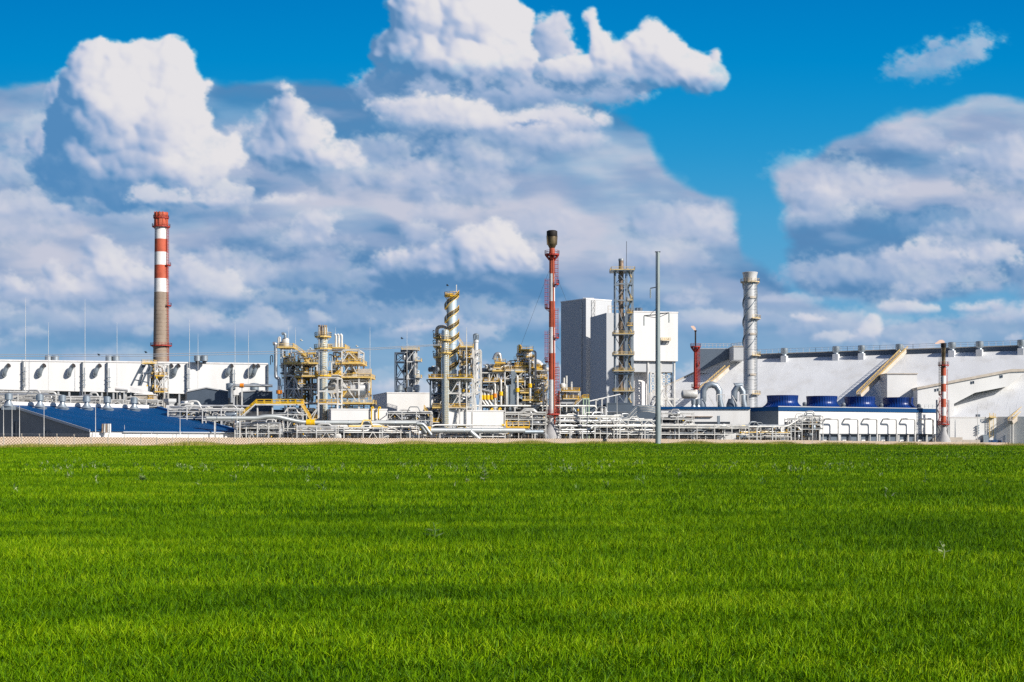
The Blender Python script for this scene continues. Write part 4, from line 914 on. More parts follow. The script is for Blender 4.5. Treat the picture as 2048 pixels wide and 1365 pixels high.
# --- tall grey tower (cornered towards the camera)
def corner_tower():
    D = 632.; cx = U(1172, D); a = radians(35); zt = V(599, D); r_ = Vector((cos(a), sin(a), 0)); l_ = Vector((-sin(a), cos(a), 0)); O = Vector((cx, D, 0)); Wr = 14.5; Wl = 18.5
    T = thing('grey_tower', 'tall plain grey clad tower, its left face in deep shade', 'tower', O); P = [O, O + r_ * Wr, O + r_ * Wr + l_ * Wl, O + l_ * Wl]
    part('wall', MB().prism([(p.x, p.y) for p in P], 0, zt), 'towergrey', T)
    part('parapet', MB().prism([(p.x, p.y) for p in (O - r_ * .15 - l_ * .15, O + r_ * (Wr + .15) - l_ * .15, O + r_ * (Wr + .15) + l_ * (Wl + .15), O - r_ * .15 + l_ * (Wl + .15))], zt, zt + .5), 'whitep', T)
    q = O + r_ * 3.2 - l_ * .5; m = MB()
    for s_ in (0, 1.6): m.bar(q + r_ * s_ + Vector((0, 0, 4)), q + r_ * s_ + Vector((0, 0, zt)), .25)
    for i in range(24): z = 4 + (zt - 4) * i / 24; m.bar(q + Vector((0, 0, z)), q + r_ * 1.6 + Vector((0, 0, z + (zt - 4) / 24)), .18)
    part('ladder_shaft', m, 'steel', T)
    q = O - r_ * .3 + l_ * 3; part('downpipe', MB().tube([q + Vector((0, 0, 2)), q + Vector((0, 0, zt - 1))], .28, 8), 'steel', T)
    part('roof_hatch', MB().box(cx - 1, cx + 4, D + 7, D + 10, zt, zt + 1.4), 'towergrey', T)
corner_tower()
def leg_building():
    D = 600.; x0, x1 = U(1214, D), U(1360, D); xm = U(1262, D); zt = V(625, D); zb = V(722, D); T = thing('raised_building', 'big plain white block raised on legs behind the steel power pole', 'building', ((x0 + x1) / 2, D, 0))
    part('upper_block', MB().box(xm, x1, D, D + 26, zb, zt), 'white', T); part('side_block', MB().box(x0, xm - .05, D + 3, D + 26, 0, zt - .3), 'towergrey', T)
    part('parapet', MB().box(xm, x1 + .15, D - .15, D + 26.1, zt, zt + .5), 'whitep', T)
    part('hopper', MB().prism([(xm + 1, D + 1.5), (U(1352, D), D + 1.5), (U(1352, D), D + 18), (xm + 1, D + 18)], V(744, D), zb), 'towergrey', T)
    part('silo', MB().cyl(U(1286, D), D + 11, 0, V(740, D), S(26, D), n=40), 'whitep', T, smooth=True)
    for px in (1266, 1299, 1325, 1355):
        for y in (D + 1, D + 17): part('leg', MB().box(U(px - 1.6, D), U(px + 1.6, D), y, y + .8, 0, zb), 'steel', T)
    for (a, b_, y) in ((1303, 1312, D + .6), (1330, 1339, D + 2.6), (1339, 1352, D + 2.6)):
        m = MB(); za, zz = V(820, D), V(745, D); n = 5
        for i in range(n): z0, z1 = za + (zz - za) * i / n, za + (zz - za) * (i + 1) / n; m.bar((U(a, D), y, z0), (U(b_, D), y, z1), .35).bar((U(b_, D), y, z0), (U(a, D), y, z1), .35).bar((U(a, D), y, z1), (U(b_, D), y, z1), .35)
        for p in (a, b_): m.bar((U(p, D), y, 0), (U(p, D), y, zz), .45)
        part('lattice_brace', m, 'steel', T)
    for p, q in (((1310, 800), (1296, 822)), ((1326, 780), (1305, 822)), ((1326, 790), (1352, 822)), ((1318, 798), (1358, 798))): part('brace', MB().bar(X3(*p, D - 3), X3(*q, D - 3), .6), 'steel', T)
    x = U(1330, D); p = platform(T, U(1323, D), U(1341, D), D - 2.2, D - .05, V(681, D), 'yellowp'); part('bracket', MB().bar((U(1325, D), D - .1, V(688, D)), (U(1325, D), D - 2, V(682, D)), .25).bar((U(1338, D), D - .1, V(688, D)), (U(1338, D), D - 2, V(682, D)), .25), 'dark', T, p)
    for px, r_ in ((1278, 1.0), (1288, .8), (1294, 1.2), (1271, .7)): part('roof_vent', MB().lathe(U(px, D), D + 9, [(r_ * .8, zt), (r_ * .8, zt + 1), (r_, zt + 1.1), (r_, zt + 2.6), (r_ * .3, zt + 2.8)], 12), 'slate', T, smooth=True)
    m = MB().rail([(x0 + 1, D + 4, zt - .3), (xm - 1, D + 4, zt - .3)], h=3, t=.2, kick=0); part('roof_frame', m, 'beige', T)
    T.rotation_euler.z = radians(14)
leg_building()

# --- large sloping white store on the right
def store():
    DL, DR = 655., 590.; T = thing('sloped_store', 'huge white tent shaped store with fan row along its ridge', 'building', (U(1750, 600), 600, 0))
    def P(px, py, D): return X3(px, py, D)
    RL = P(1452, 716, DL); RR = P(2260, 690, DR - 20); run = 40.; ZE = 11.
    d = (RR - RL); dh = Vector((d.x, d.y, 0)).normalized(); nf = Vector((dh.y, -dh.x, 0))      # towards the camera
    if nf.y > 0: nf = -nf
    FL = RL + nf * run; FL.z = ZE; FR = RR + nf * run; FR.z = ZE; HL = FL - dh * 48; HB = Vector(RL) - nf * run - dh * 48; HB.z = ZE; BR = RR - nf * run; BR.z = ZE
    g0 = lambda q: Vector((q.x, q.y, 0)); part('wall', MB().quad([g0(HL), g0(FR), FR, HL]).quad([g0(HB), g0(HL), HL, HB]), 'white', T)
    part('roof_slope', MB().quad([HL, FL + (FR - FL) * 1.0, RR, RL]), 'roofwhite', T); part('roof_slope', MB().quad([HB, HL, RL]), 'roofwhite', T); part('roof_slope', MB().quad([BR, HB, RL, RR]), 'roofwhite', T)
    sl = lambda q, s: Vector(q) + nf * (run * s) - Vector((0, 0, (q[2] - ZE) * s))     # point down the slope
    up = Vector((0, 0, 1)); L = d.length
    part('ridge_gallery', MB().face_prism([RL + nf * 1.6 - up * 1, RR + nf * 1.6 - up * 1, RR + nf * 1.6 + up * .9, RL + nf * 1.6 + up * .9], -nf * 3.2), 'slate', T)
    part('ridge_roof', MB().face_prism([RL + nf * 1.9 + up * .9, RR + nf * 1.9 + up * .9, RR + nf * 1.9 + up * 1.25, RL + nf * 1.9 + up * 1.25], -nf * 3.8), 'beige', T)
    n = 12; m = MB()
    for i in range(n): a, b_ = RL.lerp(RR, i / n), RL.lerp(RR, (i + 1) / n); m.rail([a + nf * 1.7 + up * 1.2, b_ + nf * 1.7 + up * 1.2], h=1.9, t=.13, kick=0, step=2.4)
    part('ridge_railing', m, 'wire', T)
    for i in range(1, 46):
        a = RL.lerp(RR, i / 46); part('panel_seam', MB().bar(sl(a, .04) + up * .02 + nf * .02, sl(a, .9) + up * .02 + nf * .02, .10, .03), 'roofwhite', T)
    for px in (1470, 1573, 1676, 1727, 1802, 1907, 1962, 2045):
        for k in range(4000):
            q = RL.lerp(RR, k / 4000)
            if 1024 + F * q.x / q.y >= px: break
        s = sl(q, .075); z = s.z; e = dh * 1.25; f_ = nf * 1.3
        b0 = s - e - f_; m = MB().prism([(p.x, p.y) for p in (s - e + f_, s + e + f_, s + e - f_, s - e - f_)], z - 3, z + 2.0)
        v = part('ridge_vent', m, 'roofwhite', T); part('fan_cowl', MB().lathe(s.x, s.y, [(1.1, z + 2), (1.0, z + 2.5), (1.55, z + 2.9), (1.6, z + 3.0), (1.6, z + 5.3), (1.3, z + 5.5), (.5, z + 5.6)], 18), 'galv', T, v, smooth=True)
    # penthouse at the left end of the ridge
    D = 640.
    p = part('penthouse', MB().box(U(1394, D + 20), U(1463, D + 20), D + 8, D + 20, V(745, D), V(697, D)).box(U(1463.2, D), U(1489, D), D - 6, D + 8, V(720, D - 6), V(694, D - 6)), 'towergrey', T)
    part('penthouse_roof', MB().box(U(1394, D + 20) - .3, U(1463, D + 20), D + 7.6, D + 20, V(697, D) , V(695, D)).box(U(1462.5, D), U(1490, D), D - 6.3, D + 8, V(694, D - 6), V(692, D - 6)), 'beige', T, p)
    part('painted_shade_wall', MB().face_prism([X3(1394, 745, D + 7), X3(1463, 716, D + 7), X3(1463, 698, D + 7), X3(1394, 698, D + 7)], (0, .8, 0)), 'slate', T, p)  # slate sheet paints the shaded side onto the penthouse
    part('railing', MB().rail([X3(1396, 695, D + 8), X3(1462, 695, D + 8), X3(1489, 692, D - 6)], h=1.6, t=.12, kick=0), 'beige', T, p)
    part('hip_trim', MB().bar(HL.lerp(RL, .2) + up * .2, RL + up * .2, 1.2, .5), 'beige', T)
    # stair galleries climbing the slope
    for (a, b_, nm) in (((1706, 800, 588), (1784, 712, 636), 'a'), ((2014, 852, 556), (2062, 812, 566), 'b'), ((1400, 790, 628), (1452, 745, 640), 'c')):
        A, Bq = X3(*a), X3(*b_); A.y -= 4 if nm != 'a' else 10; Bq.y -= 4 if nm != 'a' else 22; q = part('stair_gallery', MB().bar(A + up * 1.2, Bq + up * 1.2, 1.9, 1.6), 'beige', T)
        r_ = MB(); o = (Bq - A).normalized()
        for s_ in (-1.0, 1.0): r_.rail([A + Vector((s_, 0, 2.0)), Bq + Vector((s_, 0, 2.0))], h=1.0, t=.12, kick=0, step=1.6)
        part('railing', r_, 'yellowp', T, q)
        if nm == 'b':
            for t_ in (.1, .9): k_ = A.lerp(Bq, t_); part('support', MB().bar(Vector((k_.x, k_.y, 0)), k_ + up * .6, .5), 'steel', T)
    # box on the slope and the long windowed gallery
    D = 579.; bx = part('slope_box', MB().box(U(1767, D) + 1.5, U(1834, D), D, D + 22, V(845, D), V(749, D)), 'white', T); part('box_roof', MB().box(U(1767, D) + 1.2, U(1834, D) + .3, D - .3, D + 22, V(749, D), V(747, D)), 'beige', T, bx)
    D = 566.; pts = [(1835, 777), (2023, 742), (2054, 741), (2017, 773), (1950, 786), (1908, 808), (1908, 842), (1835, 842)]
    g = part('gallery', MB().face_prism([X3(a, c, D) for a, c in reversed(pts)], (3, 22, 0)), 'white', T)
    part('gallery_roof', MB().face_prism([X3(a, c, D - .6) for a, c in ((1834, 779.5), (2023, 744), (2056, 743), (2056, 738.5), (2023, 738.5), (1834, 775))], (3, 22, 0)), 'beige', T, g)
    for px in (1871, 1876, 1943, 1947, 2001, 2004): 
        py = np.interp(px, [1870, 2005], [781, 753]); f_ = part('window', MB().box(U(px - 2, D), U(px + 1.6, D), D - .12, D - .01, V(py + 3, D), V(py - 3, D)), 'towergrey', T, g)
        part('window_pane', MB().box(U(px - 1.6, D), U(px + 1.2, D), D - .18, D - .125, V(py + 2.4, D), V(py - 2.4, D)), 'glass', T, g)
store()
b = flatbox('white_annex', 'low bright white annex with two dark square vents at far right', 1900, 2012, 836, 557, 5, 'white')
for px in (1956,): part('roof_box', MB().box(U(px, 557), U(px + 6, 557), 558, 560, V(835.4, 557), V(829, 557)), 'slate', b)
for px in (1956, 2012): 
    m = MB().tube([X3(px, 870, 556.5), X3(px, 850, 556.5)], .25, 8)
    for k in range(4): m.bar(X3(px - 3, 868 - k * 5, 556.4), X3(px + 2.5, 866 - k * 5, 556.4), .35)
    part('wall_pipe', m, 'galv', b)
ladder(b, U(1983, 556), 556, V(875, 556), V(826, 556), 'yellowp', 1.6, t=.14)
part('ladder_platform', MB().box(U(1979, 556), U(1991, 556), 555.0, 556.9, V(836, 556), V(834.5, 556)).rail([X3(1979, 834, 555.0), X3(1991, 834, 555.0)], t=.12), 'yellowp', b)
flatbox('low_grey_store', 'long low brown grey shed just behind the wall under the right flare stack', 1870, 1925, 875, 548, 4, 'beige', coping=False); flatbox('low_grey_store', 'lower end of the brown grey shed row behind the wall', 1925.5, 1960, 880, 550, 4, 'beige', coping=False)
b = flatbox('corner_building', 'white building with dark doorway at the right edge', 2013, 2120, 853, 564, 4, 'white'); part('doorway', MB().box(U(2021, 564), U(2033, 564), 563.85, 563.99, V(877, 564), V(855.5, 564)), 'slate', b)
for px, t in ((1972, 'left'), (2016, 'right')): D = 555.2; T = thing('switch_cabinet', 'galvanised cabinet by the white annex, ' + t + ' one', 'cabinet', (U(px, D), D, 0), 'cabinets by the white annex'); part('body', MB().box(U(px - 5, D), U(px + 5, D), D, D + 1.2, 0, V(871, D)), 'galv', T); part('lid', MB().box(U(px - 5.5, D), U(px + 5.5, D), D - .1, D + 1.6, V(871, D), V(870, D)), 'galv', T)
flatbox('blue_skip', 'low blue container tops just above the wall at far right', 1963, 2007, 880.5, 556, 3, 'blue', 'container', coping=False)

# --- cooling tower block
def cooling():
    C1 = Vector((U(1557, 515), 515, 0)); C2 = Vector((U(1872, 550), 550, 0)); e = (C2 - C1).normalized(); p = Vector((-e.y, e.x, 0)); L = (C2 - C1).length; W = 17.9; up = Vector((0, 0, 1))
    T = thing('cooling_tower', 'pale cooling tower block with blue top and four blue fan shrouds', 'cooling tower', C1.lerp(C2, .5)); zt = V(822, 515); zl = V(869, 515)
    def pr(a, b_, c, d_): return [(q.x, q.y) for q in (C1 + e * a + p * c, C1 + e * b_ + p * c, C1 + e * b_ + p * d_, C1 + e * a + p * d_)]
    part('casing', MB().prism(pr(0, L, 0, W), zl, zt), 'white', T); part('shade_side', MB().prism(pr(-.12, -.01, .1, W - .1), 0, zt - .02), 'slate', T)  # slate sheet on the left side puts its shade into the colour
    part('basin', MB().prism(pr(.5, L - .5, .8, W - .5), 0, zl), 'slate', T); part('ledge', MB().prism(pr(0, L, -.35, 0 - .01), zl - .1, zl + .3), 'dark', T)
    fz = V(813.5, 515); part('fascia', MB().prism(pr(-.3, L + .3, -.3, W + .3), zt, fz), 'blue', T); part('roof_edge', MB().prism(pr(-.4, L + .4, -.4, -.31), fz - .1, fz + .15), 'towergrey', T)
    for i in range(17): q = C1 + e * (L * i / 16); part('foot', MB().bar(q, q + up * zl, .6), 'steel', T)
    r_ = MB().rail([C1 + e * (L - 6) - p * .2 + up * fz, C2 - p * .2 + up * fz], t=.1, kick=0, h=1.4); part('roof_railing', r_, 'galv', T)
    for i, px in enumerate((1565, 1643.5, 1719.5, 1796)):
        for k in range(3000):
            q = C1 + e * (L * (k / 2400 - .1)) + p * 8.8
            if 1024 + F * q.x / q.y >= px: break
        z = fz; R0 = 5.75; prof = []
        for t in (0, .08, .18, .3, .45, .6, .75, .9, 1.0): prof.append((R0 * (1 + .36 * max(0, 1 - t / .5) ** 1.7 + .035 * max(0, (t - .55) / .45)) * .955, z + (t * 1.0) * (S(22.5, 530))))
        m = MB().lathe(q.x, q.y, prof, 40); m.f = m.f[:-1]; m.m = m.m[:-1]
        f_ = part('fan_shroud', m, 'bluefan', T, smooth=True); rb = MB()
        for k in range(40):
            a = 2 * pi * k / 40
            for (ra, za), (rb_, zb_) in zip(prof, prof[1:]): rb.bar((q.x + (ra + .04) * cos(a), q.y + (ra + .04) * sin(a), za), (q.x + (rb_ + .04) * cos(a), q.y + (rb_ + .04) * sin(a), zb_), .09)
        part('shroud_rib', rb, 'bluefan', T, f_); part('shroud_rim', MB().lathe(q.x, q.y, [(prof[-1][0] - .1, prof[-1][1]), (prof[-1][0] + .12, prof[-1][1]), (prof[-1][0] + .12, prof[-1][1] + .18), (prof[-1][0] - .1, prof[-1][1] + .18)], 40), 'bluefan', T, f_)
        mo = C1 + e * ((q - C1).dot(e) + 7.2) + p * 5; part('fan_motor', MB().hvessel((mo.x - .2, mo.y - 1, fz + 1.2), (mo.x + .2, mo.y + 1, fz + 1.2), .8, 10).box(mo.x - .7, mo.x + .7, mo.y - 1, mo.y + 1, fz, fz + .6), 'mid', T, smooth=False)
    for i, px in enumerate((1600, 1639, 1677, 1716, 1754, 1793, 1830, 1866)):
        if i < 2: continue
        for k in range(3000):
            q = C1 + e * (L * k / 2400) - p * 3.0
            if 1024 + F * q.x / q.y >= px: break
        z = V(838.5, q.y); m = MB().tube(fillet([q + up * .0, q + up * z, q + up * z - e * 3.9, q + up * z - e * 3.9 + p * 3.1], .9, 4), .34, 10)
        part('riser_pipe', m, 'steel', T, smooth=True)
        q2 = q - e * 5.9 + p * 1.8; part('outlet_pipe', MB().tube(fillet([q2, q2 + up * 1.7, q2 + up * 1.7 + e * 1.6], .5, 3), .30, 8), 'steel', T, smooth=True)
cooling()

# --- power pole and cables
def pole():
    D = 425.; x = U(1316, D); z0 = float(np.interp(1316, *ZB)) - 1; T = thing('power_pole', 'tall tapered grey steel power pole standing in front of the wall', 'pole', (x, D, z0))
    part('shaft', MB().lathe(x, D, [(S(5.6, D), z0), (S(4.6, D), V(700, D)), (S(3.6, D), V(505, D)), (S(3.4, D), V(504.5, D))], 12), 'pole', T); part('cap', MB().box(x - .9, x + .7, D - .4, D + .4, V(505, D), V(503.5, D)), 'dark', T)
    def arm(p, q, d, nm='cross_arm'):
        a = part('cross_arm', MB().bar(X3(*p, D - .3), X3(*q, D - .3), .28).bar(X3(*p, D - .3) + Vector((0, 0, -.9 if d else 0)), X3(*q, D - .3), .18), 'dark', T)
        e_ = X3(*q, D - .3); m = MB().tube([e_, e_ - Vector((0, 0, S(20, D)))], .14, 8)
        for k in range(9): m.cyl(e_.x, e_.y, e_.z - .4 - k * .3, e_.z - .3 - k * .3, .24, n=8)
        part('insulator', m, 'green' if 0 else 'pole', T, a)
    arm((1312, 575), (1301, 577), 0); arm((1312, 630), (1288, 632), 1); arm((1312, 618), (1303, 631), 0) if False else None; arm((1320, 628), (1338, 626), 1)
    part('stay', MB().bar(X3(1312, 618, D - .3), X3(1298, 632, D - .3), .14), 'dark', T); part('earth_wire', MB().tube([X3(1311.5, 506, D - .2), X3(1311, 860, D - .2)], .05, 4), 'dark', T)
pole()
for i, (pts, t) in enumerate([([(-200, 710), (0, 709.5), (300, 709), (560, 703), (740, 697), (880, 689)], 'upper thin power cable crossing the sky above the white hall'), ([(-200, 714), (0, 713.5), (300, 713), (560, 707.5), (740, 700), (880, 691)], 'lower thin power cable crossing the sky above the white hall')]):
    solo('power_cable', MB().tube([X3(a, b_, 418) for a, b_ in pts], .085, 5), 'wire', t, 'cable')
# ------------------------------------------------------------------ flare stacks and the other tall stacks
def main_flare():
    D = 441.; x = U(1104, D); T = thing('flare_stack', 'tallest slim flare stack with red and white bands and a scorched tip', 'flare stack', (x, D, 0)); h = lambda n: S(n, D)
    segs = [(848, 760, 'w'), (760, 707, 'r'), (707, 655, 'w'), (655, 603, 'r'), (603, 548, 'w'), (548, 497, 'r')]
    prof = [(h(8), V(848, D))]; ms = []
    for a, b_, c in segs: prof.append((h(np.interp(b_, [497, 848], [5.4, 7.2])), V(b_, D))); ms.append(0 if c == 'w' else 1)
    prof[0] = (h(7.2), V(848, D)); part('shaft', MB().lathe(x, D, prof, 20, mats=ms), ['whitep', 'redp'], T, smooth=True)
    part('tip', MB().lathe(x, D, [(h(5.4), V(497, D)), (h(9.5), V(489, D)), (h(9.8), V(474, D))], 20), 'burnt', T, smooth=True); part('wind_shield', MB().lathe(x, D, [(h(9.8), V(473.9, D)), (h(10.8), V(472, D)), (h(10.8), V(463, D)), (h(8), V(461.5, D))], 20), 'soot_shade', T, smooth=True)
    part('pilot_pipe', MB().tube([X3(1113, 490, D), X3(1114, 472, D)], .2, 6).tube([X3(1095, 490, D - 1), X3(1094, 472, D - 1)], .2, 6), 'burnt', T)
    part('footing', MB().lathe(x, D, [(h(19), 0), (h(18.5), V(872, D)), (h(15), V(862, D)), (h(9), V(850, D)), (h(7.3), V(846, D))], 24), 'coneconc', T, smooth=True)
    ring(T, x, D, h(5.5), V(510, D), h(9), 'red', n=16); ring(T, x, D, h(7), V(829, D), h(9), 'red', n=16)
    m = MB()
    for i in range(10): a = i * pi / 5; m.bar((x + h(5.4) * cos(a), D + h(5.4) * sin(a), V(521, D)), (x + h(13) * cos(a), D + h(13) * sin(a), V(511.5, D)), .3)
    part('platform_bracket', m, 'red', T)
    for py, s_ in ((617, -1), (724, -1), (569, 1), (676, 1)): 
        a0 = pi - .9 if s_ < 0 else -.9; ring(T, x, D, h(6), V(py, D), h(8), 'red', a0=a0, a1=a0 + 1.8, n=6)
    for (s_, a, b_) in ((-1, 617, 558), (-1, 724, 662), (1, 569, 511), (1, 676, 617), (1, 829, 724)): ladder(T, x + s_ * h(11 if s_ < 0 else 9), D - .3, V(a, D), V(b_, D), 'red', cage=True, t=.1, w=.8)
    m = MB()
    for py in range(735, 828, 6): m.box(x + h(7), x + h(15), D - .8, D + .8, V(py, D), V(py, D) + .1)
    for q in (8, 15): m.bar((x + h(q), D - .8, V(828, D)), (x + h(q), D - .8, V(735, D)), .12)
    part('ladder_tower', m, 'red', T)
    part('feed_pipe', MB().tube([X3(1109.5, 850, D - h(7)), X3(1108, 700, D - h(6)), X3(1106.5, 520, D - h(5))], .22, 6), 'redp', T)
    part('inlet_elbow', MB().tube(fillet([X3(1038, 862, D - 2), X3(1084, 862, D - 2), X3(1099, 884, D - 5)], 6, 6), h(5), 14), 'pipe', T, smooth=True)
    for (a, b_, dy) in (((1099, 540), (1012, 770), 20), ((1100, 700), (1035, 800), 30), ((1110, 545), (1196, 760), 30), ((1111, 690), (1200, 805), 20)): part('guy_wire', MB().tube([X3(*a, D), X3(*b_, D + dy)], .045, 4), 'slate', T)
main_flare()
def right_flare():
    D = 541.; x = U(1887, D); h = lambda n: S(n, D); T = thing('flare_stack', 'right flare stack with scorched tip on a concrete cone, small flame above', 'flare stack', (x, D, 0))
    yy = [852, 832, 815, 798, 784, 768, 752, 736]; ms = [1, 0, 1, 0, 1, 0, 1]
    part('shaft', MB().lathe(x, D, [(h(4.6 - .0 * i), V(y, D)) for i, y in enumerate(yy)], 16, mats=ms), ['whitep', 'redp'], T, smooth=True)
    part('tip', MB().lathe(x, D, [(h(4.6), V(736, D)), (h(3.8), V(722, D)), (h(4.2), V(696, D)), (h(5.2), V(694.5, D)), (h(5.4), V(687, D)), (h(4), V(686.5, D))], 16, mats=[0, 0, 1, 1, 1]), ['burnt', 'soot_shade'], T, smooth=True)
    part('footing', MB().lathe(x, D, [(h(15), 0), (h(13), V(880, D)), (h(8), V(870, D)), (h(5.5), V(862, D)), (h(5.2), V(846, D))], 20), 'coneconc', T, smooth=True)
    for py, w_ in ((731, 6), (849, 7)): ring(T, x, D, h(4.6), V(py, D), h(w_), 'red', n=12)
    ring(T, x, D, h(4.6), V(790, D), h(5), 'red', a0=pi - .8, a1=pi + .8, n=4)
    ladder(T, x - h(7), D - .2, V(790, D), V(731, D), 'burnt', cage=True, t=.11); ladder(T, x + h(6), D - .2, V(849, D), V(738, D), 'red', t=.11); ladder(T, x - h(7), D - .2, V(849, D), V(795, D), 'red', cage=True, t=.11)
    ladder(T, x - h(6.5), D + .6, V(731, D), V(714, D), 'burnt', t=.1)
    m = MB()
    for s_ in (-1, 1):
        xx = x + s_ * h(12); m.bar((xx, D + 1, 0), (xx, D + 1, V(800, D)), .5)
        for k in range(5): z0, z1 = V(880, D) + k * 3.0, V(880, D) + (k + 1) * 3.0; m.bar((xx, D + 1, z1 if k % 2 else z0), (x + s_ * h(5), D + 1, z0 if k % 2 else z1), .28)
    part('support_frame', m, 'towergrey', T)
    # flame
    fm = bpy.data.materials.new('flame'); fm.use_nodes = True; n = fm.node_tree.nodes; n.clear(); e = n.new('ShaderNodeEmission'); e.inputs[0].default_value = (1, .70, .56, 1); e.inputs[1].default_value = .8; t = n.new('ShaderNodeBsdfTransparent'); mx = n.new('ShaderNodeMixShader'); o = n.new('ShaderNodeOutputMaterial'); lw = n.new('ShaderNodeLayerWeight'); lw.inputs[0].default_value = .35
    fm.node_tree.links.new(lw.outputs['Facing'], mx.inputs[0]); fm.node_tree.links.new(e.outputs[0], mx.inputs[1]); fm.node_tree.links.new(t.outputs[0], mx.inputs[2]); fm.node_tree.links.new(mx.outputs[0], o.inputs[0]); MT['flame'] = fm
    P = [X3(1888, 686, D), X3(1884, 683.5, D), X3(1880, 683.5, D), X3(1875, 686.5, D), X3(1870, 687.5, D)]
    solo('flame', MB().tube(P, [h(3.2), h(4), h(3.6), h(2.6), h(.8)], 10), 'flame', 'small pale orange flame blown left from the right flare stack tip', 'flame', smooth=True)
right_flare()
def small_flare():
    D = 575.; x = U(1391, D); h = lambda n: S(n, D); T = thing('flare_stack', 'short red lattice flare stack between the raised white block and the spiral stack', 'flare stack', (x, D, 0))
    part('shaft', MB().lathe(x, D, [(h(4), 0), (h(4), V(780, D)), (h(3.2), V(700, D)), (h(3), V(693, D))], 12, mats=[0, 1, 1]), ['whitep', 'red'], T, smooth=True)
    part('tip', MB().lathe(x, D, [(h(1.6), V(693, D)), (h(1.6), V(664, D)), (h(2.6), V(663, D)), (h(2.6), V(661, D))], 10), 'soot_shade', T, smooth=True)
    ring(T, x, D, h(3.2), V(694, D), h(7), 'red', n=12); ring(T, x, D, h(3.6), V(730, D), h(4.5), 'red', a0=-.9, a1=.9, n=4); ring(T, x, D, h(3.6), V(775, D), h(4.5), 'red', n=10)
    ladder(T, x + h(5.5), D - .4, V(775, D), V(694, D), 'red', cage=True, t=.14); m = MB(); 
    for i in range(8): a = i * pi / 4; m.bar((x + h(3) * cos(a), D + h(3) * sin(a), V(704, D)), (x + h(9.5) * cos(a), D + h(9.5) * sin(a), V(695, D)), .3)
    part('platform_bracket', m, 'red', T)
    P = [X3(1391, 662, D), X3(1389, 658, D), X3(1386, 654.5, D), X3(1382, 653, D)]; solo('flame', MB().tube(P, [h(1.5), h(3), h(3.2), h(1)], 10), 'flame', 'small pale orange flame above the short red lattice flare stack', 'flame', smooth=True)
small_flare()
def spiral_stack():
    D = 565.; x = U(1500, D); h = lambda n: S(n, D); T = thing('steel_stack', 'fat pale metal stack with spiral wind strakes and small service platforms', 'stack', (x, D, 0)); r = h(13)
    part('shaft', MB().lathe(x, D, [(r, 0), (r, V(563, D)), (r * 1.06, V(552, D)), (r * 1.2, V(545.5, D)), (r * 1.12, V(545, D)), (r * .9, V(548, D))], 32), 'stack', T, smooth=True)
    for ph in (0, 2 * pi / 3, 4 * pi / 3):
        m = MB(); n = 60; z0, z1 = V(700, D), V(568, D); tot = 2 * pi * 1.15
        for i in range(n):
            q = []
            for k in (i, i + 1): a = ph + tot * k / n; z = z0 + (z1 - z0) * k / n; q.append(((x + r * .98 * cos(a), D + r * .98 * sin(a), z), (x + r * 1.17 * cos(a), D + r * 1.17 * sin(a), z)))
            b_ = len(m.v); t = .12
            for (A_, B_) in q: m.v += [(A_[0], A_[1], A_[2] - t), (B_[0], B_[1], B_[2] - t), (B_[0], B_[1], B_[2] + t), (A_[0], A_[1], A_[2] + t)]
            m.f += [(b_ + j, b_ + (j + 1) % 4, b_ + 4 + (j + 1) % 4, b_ + 4 + j) for j in range(4)]; m.m += [0] * 4
        part('strake', m, 'galv', T)
    ring(T, x, D, r, V(565, D), h(6), 'yellowp', n=16, pm='beige')
    for py in (638, 712, 789): ring(T, x, D, r, V(py, D), h(8), 'yellowp', a0=-1.5, a1=.6, n=7, pm='beige')
    for py, g in ((598, 'beige'), (671, 'beige'), (752, 'beige')): m = MB(); m.lathe(x, D, [(r + .12, V(py, D)), (r + .3, V(py, D)), (r + .3, V(py - 4, D)), (r + .12, V(py - 4, D))], 6, 0, -pi * .55, -pi * .22); part('bracket_band', m, g, T)
    ladder(T, x + h(10), D - h(9.5), V(820, D), V(565, D), 'galv', cage=True, t=.12, w=.8)
    m = MB()
    for py in range(560, 820, 20): m.lathe(x, D, [(r + .01, V(py, D) - .06), (r + .06, V(py, D)), (r + .01, V(py, D) + .06)], 28)
    part('seam', m, 'galv', T)
spiral_stack()
